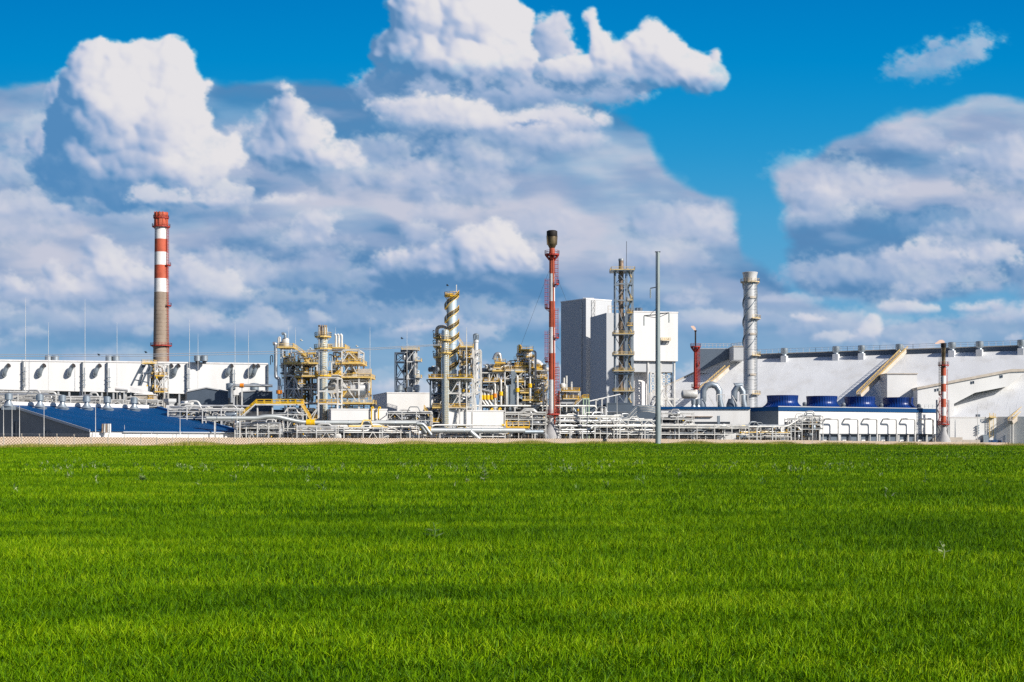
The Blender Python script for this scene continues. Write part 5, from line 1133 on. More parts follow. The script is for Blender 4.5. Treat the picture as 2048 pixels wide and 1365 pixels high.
def lattice_stack():
    D = 520.; T = thing('lattice_stack', 'slim brown stack held in a tall steel lattice with yellow platforms', 'stack', (U(1247, D), D, 0)); xl, xr = U(1231, D), U(1266, D); ys = [812, 783, 748, 710, 669, 601, 568, 540]; y0, y1 = D, D + 6
    frame(T, xl, xr, y0, y1, [0] + [V(p, D) for p in ys], 1, 'galv', .45, None); xm = U(1254, D)
    for y in (y0, y1): part('column', MB().bar((xm, y, 0), (xm, y, V(540, D)), .4), 'galv', T)
    for k, (a, b_) in enumerate(zip(ys, ys[1:])):
        m = MB(); s_ = k % 2; A, Bq = ((xl, xm) if s_ else (xm, xl)); m.bar((A, y0, V(a, D)), (Bq, y0, V(b_, D)), .22).bar((Bq, y1, V(a, D)), (A, y1, V(b_, D)), .22).bar((xl, y0, V(a, D)), (xl, y1, V(b_, D)), .22); part('brace', m, 'galv', T)
    part('flue', MB().lathe(U(1243.5, D), D + 3, [(S(5, D), V(790, D)), (S(5, D), V(517, D)), (S(5, D) - .2, V(517, D)), (S(5, D) - .2, V(520, D))], 18), 'brown', T, smooth=True)
    m = MB()
    for i in range(60): a = i * .5; m.cyl(U(1243.5, D) + S(5.2, D) * cos(a) * .98, D + 3 + S(5.2, D) * sin(a), V(780 - i * 4, D), V(776.5 - i * 4, D), .22, n=5)
    part('lagging_clip', m, 'burnt', T); part('flue_cap', MB().cyl(U(1243.5, D), D + 3, V(520, D), V(516, D), S(5.6, D), n=18), 'pipe', T, smooth=True)
    platform(T, U(1222, D), U(1269, D), D - 2, D + 8, V(541, D), 'yellowp', 'galv')
    for py in (669, 710, 743, 783): platform(T, U(1227, D), U(1268, D), D - 1.4, D + 7, V(py, D), 'yellowp', 'galv')
    for i, (a, b_) in enumerate(zip([812, 797, 783, 763, 743, 727, 710, 690, 669, 652, 635, 618, 601, 580, 560], [797, 783, 763, 743, 727, 710, 690, 669, 652, 635, 618, 601, 580, 560, 541])):
        p, q = (U(1256, D), U(1264, D)) if i % 2 else (U(1264, D), U(1256, D)); stair(T, (p, D + 1, V(a, D)), (q, D + 1, V(b_, D)), 1.2, 'yellowp', 'galv')
    for py in (601, 627, 652): platform(T, U(1254, D), U(1266, D), D - .4, D + 4, V(py, D), 'yellow' if py > 610 else 'yellowp', 'galv')
    part('lightning_rod', MB().bar(X3(1253, 541, D), X3(1253, 483, D), .16), 'dark', T)
lattice_stack()
def arch_duct(px0, px1, pyt, D, label, r=6.5):
    T = thing('duct_arch', label, 'duct', (U((px0 + px1) / 2, D), D, 0), 'arched ducts right of the short flare'); R_ = S(r, D); x0, x1 = U(px0 + r, D), U(px1 - r, D); zt = V(pyt + r, D)
    P = [(x0 - 1.5, D + 1, V(818, D)), (x0, D, V(800, D)), (x0, D, zt - 2.5), (x0 + 1.2, D, zt - .6), (x0 + 3, D, zt), (x1 - 3, D, zt), (x1 - 1.2, D, zt - .6), (x1, D, zt - 2.5), (x1, D, V(800, D)), (x1 + 1, D, V(822, D))]
    part('duct', MB().tube(P, R_, 16), 'galv', T, smooth=True)
    m = MB()
    for q in P[1:-1]: pass
    part('duct_base', MB().lathe(x0 - 1, D, [(R_ * 1.7, 0), (R_ * 1.7, V(810, D)), (R_ * 1.05, V(798, D))], 16), 'slate', T, smooth=True)
    part('support', MB().bar((x1 - R_, D - 3, V(822, D)), (x1 - R_, D - 3, V(790, D)), .35).bar((x1 + R_ * 1.2, D - 3, V(822, D)), (x1 + R_ * 1.2, D - 3, V(790, D)), .3).bar((x1 - R_, D - 3, V(790, D)), (x1 + R_ * 1.2, D - 3, V(790, D)), .3).bar((x1 - R_, D - 3, V(822, D)), (x1 - R_ * 3.6, D - 3, V(792, D)), .3), 'steel', T)
arch_duct(1400, 1445, 763, 560, 'left grey metal duct bent into an upside down U'); arch_duct(1462, 1492, 765, 562, 'right grey metal duct bent into an upside down U behind the spiral stack')
D = 575; solo('horizontal_tank', MB().hvessel(X3(1362, 789, D), X3(1396, 789, D), S(9, D)), 'pipew', 'beige horizontal tank behind the short red flare stack', 'tank', smooth=True)
D = 540
for i, (px, t) in enumerate([(1387, 'left'), (1396, 'right')]):
    T = thing('roof_fan', 'small galvanised fan before the short red flare stack, ' + t + ' one', 'fan', (U(px, D), D, V(815, D)), 'small fans by the short flare'); z = V(815, D); m = MB().lathe(U(px, D), D, [(1.1, z - 4), (1.1, z), (.6, z + 1.2)], 12); part('base', m, 'galv', T); part('cowl', MB().lathe(U(px, D), D, [(.9, z + 1.1), (.95, z + 3), (.3, z + 3.2)], 12), 'galv', T, smooth=True)

# ------------------------------------------------------------------ first process unit
def column_vessel(px, w_, pyt, pyb, D, label, rings=(), m='column', name='vessel_column', lad=True, skirt=None):
    x = U(px, D); r = S(w_ / 2, D); zb = 0 if pyb is None else V(pyb, D); T = thing(name, label, 'vessel', (x, D, zb))
    part('shell', MB().vessel(x, D, zb, V(pyt, D), r, 24), m, T, smooth=True)
    b_ = MB(); z = zb + 4
    while z < V(pyt, D) - 2: b_.lathe(x, D, [(r, z - .05), (r + .05, z), (r, z + .05)], 22); z += 4.5
    part('cladding_band', b_, 'galv', T)
    for (py, w2, col) in rings: ring(T, x, D, r, V(py, D), S(w2, D), col, n=14)
    if lad: ladder(T, x + r * .5, D - r * .95, zb + 2, V(pyt, D), 'yellowp', cage=True, t=.08)
    return T
T = column_vessel(646, 19, 652, None, 424, 'tall blue grey vessel column with yellow ring platforms in the first unit', [(674, 7, 'yellowp'), (698, 8, 'yellowp'), (752, 7, 'yellow')])
x, D = U(646, 424), 424.; m = MB(); 
for i in range(5): a = -2.6 + i * .5; m.tube([(x + 2.2 * cos(a) * .6, D + 1.5 * sin(a), V(672, D)), (x + 2.2 * cos(a) * .6, D + 1.5 * sin(a), V(651, D))], .22, 7)
part('top_pipe', m, 'brown', T, smooth=True); part('side_pipe', MB().tube([(x - 1.0, D - 1.6, 6), (x - 1.0, D - 1.6, V(655, D))], .2, 8), 'pipe', T, smooth=True)
def unit_one():
    D = 432.; T = thing('process_structure', 'left steel structure of the first unit with stairs from its top platform', 'steel structure', (U(585, D), D, 0)); xs = (U(567, D), U(635, D)); y1 = D + 14
    zs = [0] + [V(p, D) for p in (806, 778, 752, 728)]
    frame(T, U(570, D), U(604, D), D, y1, zs, 1, 'steel', .45, '^', .26, ny=2); frame(T, U(604, D) + .02, U(634, D), D + .4, y1 - .3, zs, 1, 'steel', .4, None, ny=1)
    part('brace', MB().bar(X3(588, 752, D), X3(604, 806, D), .3).bar(X3(588, 752, D - .1), X3(588, 806, D - .1), .25), 'steel', T)
    platform(T, U(568, D), U(636, D), D - 1, y1, V(727, D), 'yellowp', 'yellowp'); platform(T, U(604, D), U(634, D), D - 1, y1, V(753, D), 'yellowp', 'yellowp'); platform(T, U(553, D), U(612, D), D - 1.2, y1, V(806, D), 'yellow')
    part('upper_frame', MB().bar(X3(562, 727, D + 2), X3(562, 695, D + 2), .3).bar(X3(566, 727, D), X3(566, 695, D), .3).bar(X3(583, 727, D), X3(583, 695, D), .25).bar(X3(556, 695, D + 1), X3(588, 695, D + 1), .3), 'steel', T)
    platform(T, U(555, D), U(586, D), D - .6, D + 8, V(695, D), 'yellowp', 'yellowp')
    stair(T, X3(586, 694, D), X3(611, 712, D), 1.4, 'yellowp', 'yellowp'); stair(T, X3(605, 708, D + 1.6), X3(617, 726, D + 1.6), 1.4, 'yellowp', 'yellowp'); stair(T, X3(604, 709, D + 3), X3(612, 726, D + 3), 1.4, 'yellow', 'yellowp')
    for px, w_, a, b_, c in ((557, 7, 660, 695, 'steel'), (562, 9, 678, 695, 'steel'), (571, 7, 676, 695, 'steel')): pass
    m = MB(); m.vessel(U(569, D), D + 2, V(695, D), V(675, D), 1.1, 12); part('top_vessel', m, 'steel', T, smooth=True)
    m = MB(); m.vessel(U(561, D), D + 3, V(694, D), V(682, D), .9, 10); part('top_vessel', m, 'pipew', T, smooth=True)
    part('relief_pipe', MB().tube(fillet([X3(570, 676, D + 1), X3(571, 669, D + 1), X3(567, 667, D + 1), X3(563.5, 668.5, D + 1)], .8, 4), .42, 8), 'galv', T, smooth=True)
    part('relief_pipe', MB().tube(fillet([X3(557, 686, D + 1), X3(557, 676, D + 1), X3(560, 675, D + 1), X3(560, 684, D + 1)], .5, 4), .3, 8), 'steel', T, smooth=True)
    part('vent_pipe', MB().tube(fillet([X3(546, 688, D), X3(550, 687, D), X3(551.5, 690, D), X3(551.5, 755, D), X3(558.5, 758, D), X3(558.5, 800, D)], 1.6, 5), .52, 10), 'pipe', T, smooth=True)
    part('flange', MB().cyl(U(558.5, D), D, V(788, D), V(781, D), .95, n=12), 'orange', T, smooth=True); part('small_pipe', MB().tube(fillet([X3(541, 730, D), X3(541, 712, D), X3(545, 711, D), X3(545, 725, D)], .5, 3), .14, 6), 'dark', T)
    for i, (px, a, b_, w_, mm) in enumerate([(576, 794, 757, 7, 'galv'), (583, 790, 760, 5, 'mid'), (598, 776, 756, 8, 'steel'), (594, 798, 778, 10, 'galv'), (612, 800, 760, 6, 'mid'), (564, 800, 745, 6, 'mid'), (621, 800, 757, 4, 'galv'), (579, 748, 730, 8, 'mid'), (600, 748, 731, 7, 'towergrey'), (628, 748, 729, 5, 'mid'), (562, 740, 700, 6, 'mid'), (573, 724, 705, 8, 'galv'), (582, 722, 712, 7, 'steel')]):
        part('vessel', MB().vessel(U(px, D), D + 4 + (i % 3) * 2, V(a, D), V(b_, D), S(w_ / 2, D), 12), mm, T, smooth=True)
    part('heat_exchanger', MB().hvessel(X3(626, 772, D + 2), X3(636, 776, D + 2), S(8, D)), 'pipe', T, smooth=True)
    clutter(T, U(556, D), U(634, D), D + .3, y1, V(806, D), V(728, D), 40, 11, boxes=8, rs=(.08, .3)); clutter(T, U(556, D), U(632, D), D + .3, y1, V(728, D), V(700, D), 22, 12, boxes=6, rs=(.07, .2)); decks(T, U(558, D), U(630, D), D - .8, D + 4, V(800, D), V(705, D), 12, 14)
    clutter(T, U(545, D), U(632, D), D + .3, y1, 3, V(812, D), 34, 13, boxes=8, pal=('mid', 'pipe', 'galv', 'steel'), rs=(.08, .22))
    # right structure
    T = thing('process_structure', 'right steel structure of the first unit with big horizontal silver vessel', 'steel structure', (U(710, D), D, 0)); zs = [0] + [V(p, D) for p in (806, 780, 754, 726, 701)]
    frame(T, U(684, D), U(718, D), D, y1, zs, 1, 'steel', .45, None, ny=1); frame(T, U(663, D), U(684, D) - .02, D + .3, y1, zs[:-1], 1, 'steel', .4, None, ny=1)
    part('brace', MB().bar(X3(680, 757, D - .2), X3(714, 804, D - .2), .3).bar(X3(684, 726, D), X3(697, 705, D), .25).bar(X3(718, 726, D), X3(697, 705, D), .25).bar(X3(684, 754, D), X3(702, 727, D), .25).bar(X3(718, 754, D), X3(702, 727, D), .25), 'steel', T)
    platform(T, U(655, D), U(690, D), D - 1, y1, V(698, D) + .3, 'yellowp', 'yellowp'); platform(T, U(684, D), U(725, D), D - 1, y1, V(727, D), 'yellowp', 'yellowp'); platform(T, U(636, D), U(683, D), D - 8, y1, V(752, D), 'yellow'); platform(T, U(683, D), U(742, D), D - .6, y1, V(755, D), 'yellowp', 'yellowp'); platform(T, U(684, D), U(745, D), D - 1, y1, V(807, D), 'yellowp', 'yellowp'); platform(T, U(637, D), U(680, D), D - 8, D - 1, V(808, D), 'yellow')
    stair(T, X3(690, 697, D), X3(716, 725, D), 1.4, 'yellowp', 'yellowp'); stair(T, X3(684, 740, D), X3(668, 757, D - 1), 1.4, 'yellow', 'yellowp'); stair(T, X3(696, 780, D), X3(680, 800, D), 1.4, 'yellow', 'yellowp'); stair(T, X3(700, 808, D + 1), X3(686, 822, D + 1), 1.4, 'yellow', 'yellowp')
    for i, px in enumerate((672, 677.5, 683.5)): part('vent_pipe', MB().tube(fillet([X3(px, 700, D + 3), X3(px, 671, D + 3), X3(px - 2.5, 669, D + 3)], .6, 3), .34, 8), 'steel', T, smooth=True)
    v = part('silver_vessel', MB().hvessel(X3(656, 776, D + 3.4), X3(740, 778, D + 3.4), S(20, D), 24), 'stack', T, smooth=True)
    bm = MB()
    for px in (666, 684, 702, 716, 726): bm.tube([X3(px - .5, 777.2, D + 4), X3(px + .5, 777.2, D + 4)], S(20.6, D), 24)
    part('vessel_band', bm, 'galv', T, v)
    part('duct', MB().hvessel(X3(652, 773, D - .6), X3(672, 773, D - .6), S(6, D), 16), 'pipe', T, smooth=True)
    part('screen_wall', MB().box(U(716, D), U(742, D), D - .3, D - .1, V(754, D), V(738, D)), 'beige', T); part('screen_wall', MB().box(U(688, D), U(715, D), D + 9, D + 9.2, V(754, D), V(737, D)), 'towergrey', T)
    m = MB(); 
    for k in range(7): m.box(U(719 + k * 1.8, D), U(719.9 + k * 1.8, D), D - .2, D + .3, V(800, D), V(781, D))
    part('cooling_fins', m, 'galv', T); part('brace', MB().bar(X3(722, 800, D), X3(744, 790, D), .3).bar(X3(718, 808, D), X3(744, 808, D), .3), 'beige', T)
    part('stair_cage', MB().bar(X3(742, 738, D), X3(742, 800, D), .3).bar(X3(738, 740, D), X3(738, 800, D), .22).bar(X3(736, 740, D), X3(743, 752, D), .2), 'yellowp', T)
    clutter(T, U(657, D), U(716, D), D + .3, y1, V(752, D), V(702, D), 34, 21, boxes=8, rs=(.07, .24)); clutter(T, U(660, D), U(740, D), D - .2, D + .5, V(806, D), V(760, D), 9, 22, boxes=0, rs=(.08, .18)); decks(T, U(660, D), U(722, D), D - .8, D + 3, V(760, D), V(705, D), 9, 24)
    clutter(T, U(655, D), U(745, D), D + .3, y1, 2, V(806, D), 36, 23, boxes=8, pal=('mid', 'pipe', 'galv', 'steel'), rs=(.08, .22))
    # supporting frame of the column
    D2 = 420.; T = thing('column_frame', 'white steel frame with yellow decks round the blue grey vessel column of the first unit', 'steel structure', (U(660, D2), D2, 0)); zs = [0] + [V(p, D2) for p in (808, 783, 756)]
    frame(T, U(638, D2), U(676, D2), D2 - 1, D2 + 9, zs, 1, 'steel', .42, None); 
    for a, b_ in (((638, 812), (624, 840)), ((664, 783), (675, 806)), ((620, 835), (634, 818))): part('brace', MB().bar(X3(*a, D2 - 1), X3(*b_, D2 - 1), .28), 'steel', T)
    platform(T, U(639, D2), U(675, D2), D2 - 1.2, D2 - .2, V(807, D2), 'yellow'); platform(T, U(625, D2), U(634, D2), D2 - 1, D2 + 4, V(838, D2), 'yellow')
unit_one()
def yellow_walk():
    D = 402.; T = thing('yellow_walkway', 'bright yellow railed walkway with stairs down at both ends', 'walkway', (U(560, D), D, 0)); z = V(808, D)
    part('deck', MB().box(U(512, D), U(606, D), D, D + 1.6, z - .45, z), 'steel', T); part('railing', MB().rail([(U(512, D), D, z), (U(606, D), D, z)], h=1.25, t=.12, step=1.9, kick=.35), 'bright', T); part('railing', MB().rail([(U(512, D), D + 1.6, z), (U(606, D), D + 1.6, z)], h=1.25, t=.12, step=1.9, kick=.35), 'yellow', T)
    stair(T, X3(481, 835, D), X3(512, 808, D), 1.6, 'bright', 'steel'); stair(T, X3(602, 809, D - 1), X3(621, 840, D - 1), 1.6, 'yellow', 'yellowp')
    for px in (515, 545, 575, 603): part('post', MB().bar(X3(px, 808, D + .8), (U(px, D), D + .8, 0), .35), 'steel', T)
    part('landing', MB().box(U(466, D), U(481, D), D, D + 1.6, V(836, D), V(835, D)).rail([X3(466, 835, D), X3(481, 835, D)], t=.12), 'yellowp', T)
yellow_walk()

# ------------------------------------------------------------------ second process unit
D = 436.
T = column_vessel(903.5, 20, 596, None, 436, 'tallest grey vessel column wrapped by a yellow spiral stair', (), lad=False)
x = U(903.5, D); r = S(10, D); wst = S(4.6, D)
def helix(z0, z1, a0, a1, nm='spiral_stair'):
    m = MB(); q = MB(); n = 22; pts = []
    for i in range(n):
        z = z0 + (z1 - z0) * i / n; zz = z0 + (z1 - z0) * (i + 1) / n; a = a0 + (a1 - a0) * i / n; b_ = a0 + (a1 - a0) * (i + 1) / n
        P = [(x + R_ * cos(g), D + R_ * sin(g), h_) for (R_, g, h_) in ((r, a, z), (r + wst, a, z), (r + wst, b_, zz), (r, b_, zz))]
        m.quad(P); m.quad([(p[0], p[1], p[2] - .3) for p in (P[3], P[2], P[1], P[0])]); m.quad([P[1], (P[1][0], P[1][1], P[1][2] - .3), (P[2][0], P[2][1], P[2][2] - .3), P[2]])
        pts.append(P[1])
    s_ = part(nm, m, 'yellowp', T); part('railing', q.rail(pts, step=1.0, h=1.3, t=.12, kick=0), 'yellow', T, s_)
for i, (za, zb_) in enumerate([(618, 588), (645, 618), (671, 645), (697, 671), (724, 697), (751, 724)]): helix(V(za, D), V(zb_, D), -pi * .92, pi * .02)
for i, (za, zb_) in enumerate([(618, 612), (645, 638), (671, 664), (697, 690)]): ring(T, x, D, r, V(za, D), wst, 'yellowp', a0=pi * .85, a1=pi * 1.15, n=3)
ring(T, x, D, r, V(593, D), wst, 'yellow', n=14); part('top_rod', MB().bar(X3(913, 590, D), X3(913, 570, D), .25), 'steel', T); part('top_platform', MB().box(x - r * 1.3, x + r * .2, D - r * .8, D + r * .8, V(588, D) - .3, V(588, D)), 'yellowp', T)
column_vessel(890.5, 15, 659, None, 424, 'front pale blue grey vessel column with two yellow ring platforms in the second unit', [(681, 4.5, 'yellowp'), (706, 5, 'yellowp')])
T = column_vessel(877, 11, 668, 760, 442, 'darker short vessel column left of the spiral stair column', [(676, 5, 'yellowp'), (694, 5, 'yellowp'), (715, 5, 'yellowp')], m='mid')
x7 = U(878, 442); part('gooseneck', MB().tube(fillet([(x7 - .6, 441, V(672, 442)), (x7 - .6, 441, V(655, 442)), (x7 + 2.2, 440, V(654, 442)), (x7 + 2.6, 438, V(664, 442))], 1.2, 5), .55, 10), 'beige', T, smooth=True)
for py in (662, 682, 703, 736): part('lamp_arm', MB().tube([(U(871, 442), 440, V(py + 12, 442)), (U(866, 442), 440, V(py + 2, 442)), (U(867.5, 442), 440, V(py, 442))], .07, 5).cyl(U(868, 442), 440, V(py + 1.6, 442), V(py, 442), .28, n=8), 'dark', T)
def unit_two():
    D = 428.; y1 = D + 16; T = thing('process_structure', 'steel structure of the second unit carrying the columns and a yellow railed deck', 'steel structure', (U(905, D), D, 0)); z = V(758, D)
    zs = [0] + [V(p, D) for p in (815, 788, 759)]
    frame(T, U(886, D), U(920, D), D - 4, y1, zs, 1, 'steel', .45, 'v', .24); frame(T, U(862, D), U(886, D) - .02, D - 3, y1, zs, 1, 'slate', .5, 'x', .2); frame(T, U(920, D) + .02, U(945, D), D - 2, y1, zs, 1, 'steel', .4, None)
    platform(T, U(859, D), U(886, D), D - 5, y1, z, 'yellow', sides='fl'); platform(T, U(886, D) + .02, U(944, D), D - 5, y1, z, 'bright', sides='frb'); platform(T, U(866, D), U(886, D), D - 4.5, D + 4, V(816, D), 'yellowp', 'yellowp'); platform(T, U(887, D), U(932, D), D - 4.5, D - 2, V(816, D), 'yellow')
    part('bracket', MB().bar(X3(853, 760, D - 3), X3(861, 772, D - 3), .3).bar(X3(853, 760, D - 3), X3(862, 760, D - 3), .3), 'slate', T)
    stair(T, X3(848, 818, D - 4), X3(868, 846, D - 4), 1.5, 'yellow', 'yellowp'); platform(T, U(864, D), U(880, D), D - 5, D, V(845, D), 'yellow'); part('brace', MB().bar(X3(884, 818, D - 4), X3(873, 845, D - 4), .3), 'steel', T)
    for i, (px, a, b_, w_, mm) in enumerate([(877, 812, 762, 9, 'mid'), (927, 788, 765, 6, 'mid'), (935, 788, 762, 7, 'galv'), (925, 752, 730, 7, 'mid'), (937, 750, 725, 6, 'galv'), (926, 720, 700, 6, 'mid')]): part('vessel', MB().vessel(U(px, D), D + 6, V(a, D), V(b_, D), S(w_ / 2, D), 12), mm, T, smooth=True)
    part('drum', MB().vessel(U(908, D), D + 8, V(788, D), V(768, D), S(8, D), 14), 'yellowp', T, smooth=True)
    clutter(T, U(864, D), U(943, D), D - 1, y1, 2, V(790, D), 34, 31, boxes=8, rs=(.08, .24)); clutter(T, U(864, D), U(944, D), D - 1, y1, V(788, D), V(760, D), 22, 32, boxes=4, rs=(.07, .2)); clutter(T, U(862, D), U(875, D), D - 2, D + 3, z, V(728, D), 8, 33, boxes=3)
    D = 436.; T = thing('process_structure', 'narrow pipe tower right of the spiral stair column with a bridge at mid height', 'steel structure', (U(932, D), D, 0)); zs = [V(758, D)] + [V(p, D) for p in (738, 716, 697)]
    frame(T, U(920, D), U(945, D), D, D + 9, zs, 2, 'steel', .3, 'r', .18, seed=4); platform(T, U(919, D), U(946, D), D - 1, D + 9, V(694, D), 'yellowp', 'yellowp'); platform(T, U(919, D), U(934, D), D - 1, D + 9, V(714, D), 'yellow', 'yellowp'); stair(T, X3(914, 676, D), X3(926, 693, D), 1.3, 'yellowp', 'steel')
    clutter(T, U(916, D), U(946, D), D, D + 8, V(758, D), V(692, D), 50, 41, rs=(.07, .26), boxes=12, pal=('pipe', 'mid', 'steel', 'pipew', 'mid'))
    decks(T, U(918, D), U(946, D), D - .8, D + 3, V(755, D), V(700, D), 8, 43)
    part('vessel', MB().vessel(U(926, D), D + 4, V(752, D), V(700, D), S(3.2, D), 12), 'mid', T, smooth=True); part('vessel', MB().vessel(U(941, D), D + 5, V(752, D), V(706, D), S(2.6, D), 12), 'mid', T, smooth=True)
unit_two()
def ringed_stack():
    D = 430.; x = U(952, D); h = lambda n: S(n, D); T = thing('ringed_stack', 'short thin stack with slatted crown held in a white steel frame', 'stack', (x, D, 0))
    part('shaft', MB().lathe(x, D, [(h(4.6), V(790, D)), (h(4.6), V(703, D)), (h(4.6), V(686, D)), (h(5.6), V(685, D)), (h(5.6), V(681.5, D)), (h(4.6), V(681, D)), (h(4.6), V(680, D))], 18), 'stack', T, smooth=True)
    m = MB().lathe(x, D, [(h(5.2), V(680, D)), (h(5.2), V(679, D))], 16).lathe(x, D, [(h(5.6), V(671, D)), (h(5.6), V(669, D)), (h(2), V(667, D))], 16).cyl(x, D, V(680, D), V(672, D), h(2))
    for i in range(8): a = i * pi / 4; m.bar((x + h(5) * cos(a), D + h(5) * sin(a), V(680, D)), (x + h(5.4) * cos(a), D + h(5.4) * sin(a), V(670, D)), .22)
    part('crown', m, 'galv', T)
    frame(T, U(949, D), U(962, D), D - 3, D + 4, [0] + [V(p, D) for p in (785, 760, 722, 703)], 1, 'steel', .4, 'x', .24)
ringed_stack()

# ------------------------------------------------------------------ third process unit
def unit_three():
    D = 446.; y1 = D + 16; T = thing('process_structure', 'wide third process structure crowded with pipes, left of the tallest flare stack', 'steel structure', (U(1030, D), D, 0))
    frame(T, U(963, D), U(1010, D), D, y1, [0] + [V(p, D) for p in (812, 765, 746)], 3, 'steel', .34, 'r', .18, 7); frame(T, U(1010, D) + .02, U(1050, D), D - 1, y1, [0] + [V(p, D) for p in (806, 782, 758, 742)], 2, 'steel', .38, 'r', .2, 8); frame(T, U(1050, D) + .02, U(1094, D), D, y1, [0] + [V(p, D) for p in (806, 778, 752)], 2, 'steel', .36, 'r', .2, 9)
    platform(T, U(966, D), U(1008, D), D - 1.5, D + 12, V(764, D), 'yellow'); platform(T, U(985, D), U(1012, D), D - 1, D + 9, V(742, D), 'yellowp', 'yellowp'); platform(T, U(1031, D), U(1048, D), D - 2, D + 5, V(764, D), 'yellowp', 'yellowp'); platform(T, U(1030, D), U(1056, D), D - 1.2, D + 8, V(744, D), 'yellowp', 'yellowp'); platform(T, U(1072, D), U(1095, D), D - 1.2, D + 10, V(757, D), 'yellow', 'yellowp'); platform(T, U(1040, D), U(1058, D), D - 2, D + 3, V(786, D), 'yellowp', 'yellowp'); platform(T, U(1045, D), U(1078, D), D - 2.2, D + 3, V(801, D), 'yellowp', 'yellowp'); platform(T, U(1010, D), U(1022, D), D - 1.5, D + 4, V(742, D), 'yellow')
    stair(T, X3(1078, 792, D - 1.6), X3(1096, 769, D - 1.6), 1.5, 'yellow', 'steel'); stair(T, X3(1084, 795, D - 1.4), X3(1100, 774, D - 1.4), 1.4, 'bright', 'steel')
    for i, (px, w_, a, b_) in enumerate([(1018, 5, 810, 772), (1026, 7, 810, 743), (1020.5, 4, 828, 770), (1031, 3, 820, 745)]): part('tall_duct', MB().box(U(px - w_ / 2, D), U(px + w_ / 2, D), D - 1.6, D - .4, V(a, D), V(b_, D)), 'galv', T)
    for i, px in enumerate((963, 969, 976, 984)):
        part('gas_pipe', MB().tube(fillet([X3(px, 780, D - 1.5), X3(px, 800, D - 1.5), X3(px + 8, 811, D - 1.5)], 1.0, 3), .42, 8), 'pipew', T, smooth=True); part('coloured_valve', MB().cyl(U(px, D), D - 1.5, V(800, D), V(791, D), .62, n=10).box(U(px, D), U(px + 3, D), D - 1.9, D - 1.1, V(797, D), V(794, D)), 'bright', T)
    for (px, a, b_, c, m_) in ((990, 825, 768, 792, 'orange'), (1002, 810, 760, 788, 'bright'), (1035, 812, 752, 781, 'bright'), (1060, 806, 720, 772, 'bright'), (1071, 760, 704, 0, ''), (961, 760, 701, 0, ''), (1013, 812, 772, 0, ''), (1087, 812, 770, 0, '')):
        part('riser_pipe', MB().tube(fillet([X3(px, a, D - 1.8), X3(px, b_, D - 1.8), X3(px - 4, b_ - 1, D - .5)], 1, 4), .34, 8), 'pipew', T, smooth=True)
        if c: part('coloured_valve', MB().cyl(U(px, D), D - 1.8, V(c + 4, D), V(c - 4, D), .6, n=10), m_, T)
    part('sloping_pipe', MB().tube(fillet([X3(945, 775, D - 2), X3(952, 775, D - 2), X3(972, 782, D - 2), X3(982, 784, D - 2)], 1, 3), .35, 8), 'pipe', T, smooth=True); part('big_elbow', MB().tube(fillet([X3(1066, 738, D + 6), X3(1070, 722, D + 6), X3(1082, 730, D + 6), X3(1086, 750, D + 6)], 5, 6), S(6, D), 14), 'stack', T, smooth=True)
    part('big_elbow', MB().tube(fillet([X3(1064, 765, D + 1), X3(1078, 760, D + 1), X3(1088, 776, D + 1)], 4, 6), S(4, D), 12), 'stack', T, smooth=True)
    for i, (px, a, b_, w_, mm) in enumerate([(981, 760, 727, 14, 'galv'), (974, 742, 726, 10, 'mid'), (1000, 800, 772, 10, 'mid'), (1052, 800, 765, 14, 'mid'), (1070, 800, 770, 12, 'mid'), (1041, 760, 745, 8, 'mid'), (1015, 762, 745, 8, 'dark'), (1064, 752, 735, 8, 'mid'), (1083, 800, 780, 8, 'mid'), (970, 805, 770, 10, 'mid'), (985, 805, 772, 9, 'dark')]): part('vessel', MB().vessel(U(px, D), D + 5 + i % 3, V(a, D), V(b_, D), S(w_ / 2, D), 14), mm, T, smooth=True)
    part('curved_duct', MB().tube(fillet([X3(988, 720, D + 3), X3(992, 709, D + 3), X3(999, 708, D + 3), X3(1001, 722, D + 3)], 2, 5), S(4, D), 12), 'pipe', T, smooth=True); platform(T, U(990, D), U(1011, D), D, D + 8, V(726, D), 'yellow', 'yellowp'); part('vessel', MB().vessel(U(1000, D), D + 4, V(745, D), V(728, D), S(9, D), 16), 'stack', T, smooth=True)
    clutter(T, U(964, D), U(1094, D), D - .8, y1, V(806, D), V(758, D), 56, 51, rs=(.08, .26), boxes=12); clutter(T, U(966, D), U(1094, D), D - .5, y1, V(758, D), V(738, D), 40, 52, rs=(.07, .2), boxes=10); clutter(T, U(964, D), U(1094, D), D - .8, y1, 2, V(806, D), 44, 53, rs=(.08, .24), boxes=8)
    decks(T, U(966, D), U(1092, D), D - 1.5, D + 4, V(806, D), V(735, D), 24, 54)
    T = thing('process_structure', 'upper steelwork with vessels and small decks on top of the third unit', 'steel structure', (U(1045, D), D, V(742, D)))
    frame(T, U(1036, D), U(1068, D), D + 1, D + 10, [V(745, D), V(730, D), V(716, D)], 2, 'steel', .3, 'r', .16, 71); frame(T, U(1010, D), U(1036, D) - .02, D + 2, D + 9, [V(742, D), V(731, D)], 2, 'steel', .3, 'r', .16, 72); frame(T, U(1068, D) + .02, U(1094, D), D + 2, D + 9, [V(752, D), V(744, D)], 2, 'steel', .28, 'r', .16, 73)
    clutter(T, U(1008, D), U(1094, D), D + .5, D + 9, V(745, D), V(726, D), 34, 74, rs=(.07, .24), boxes=12); clutter(T, U(1036, D), U(1068, D), D + .5, D + 9, V(730, D), V(704, D), 18, 75, rs=(.07, .2), boxes=5); clutter(T, U(966, D), U(1008, D), D + .5, D + 9, V(748, D), V(728, D), 18, 76, rs=(.07, .24), boxes=8)
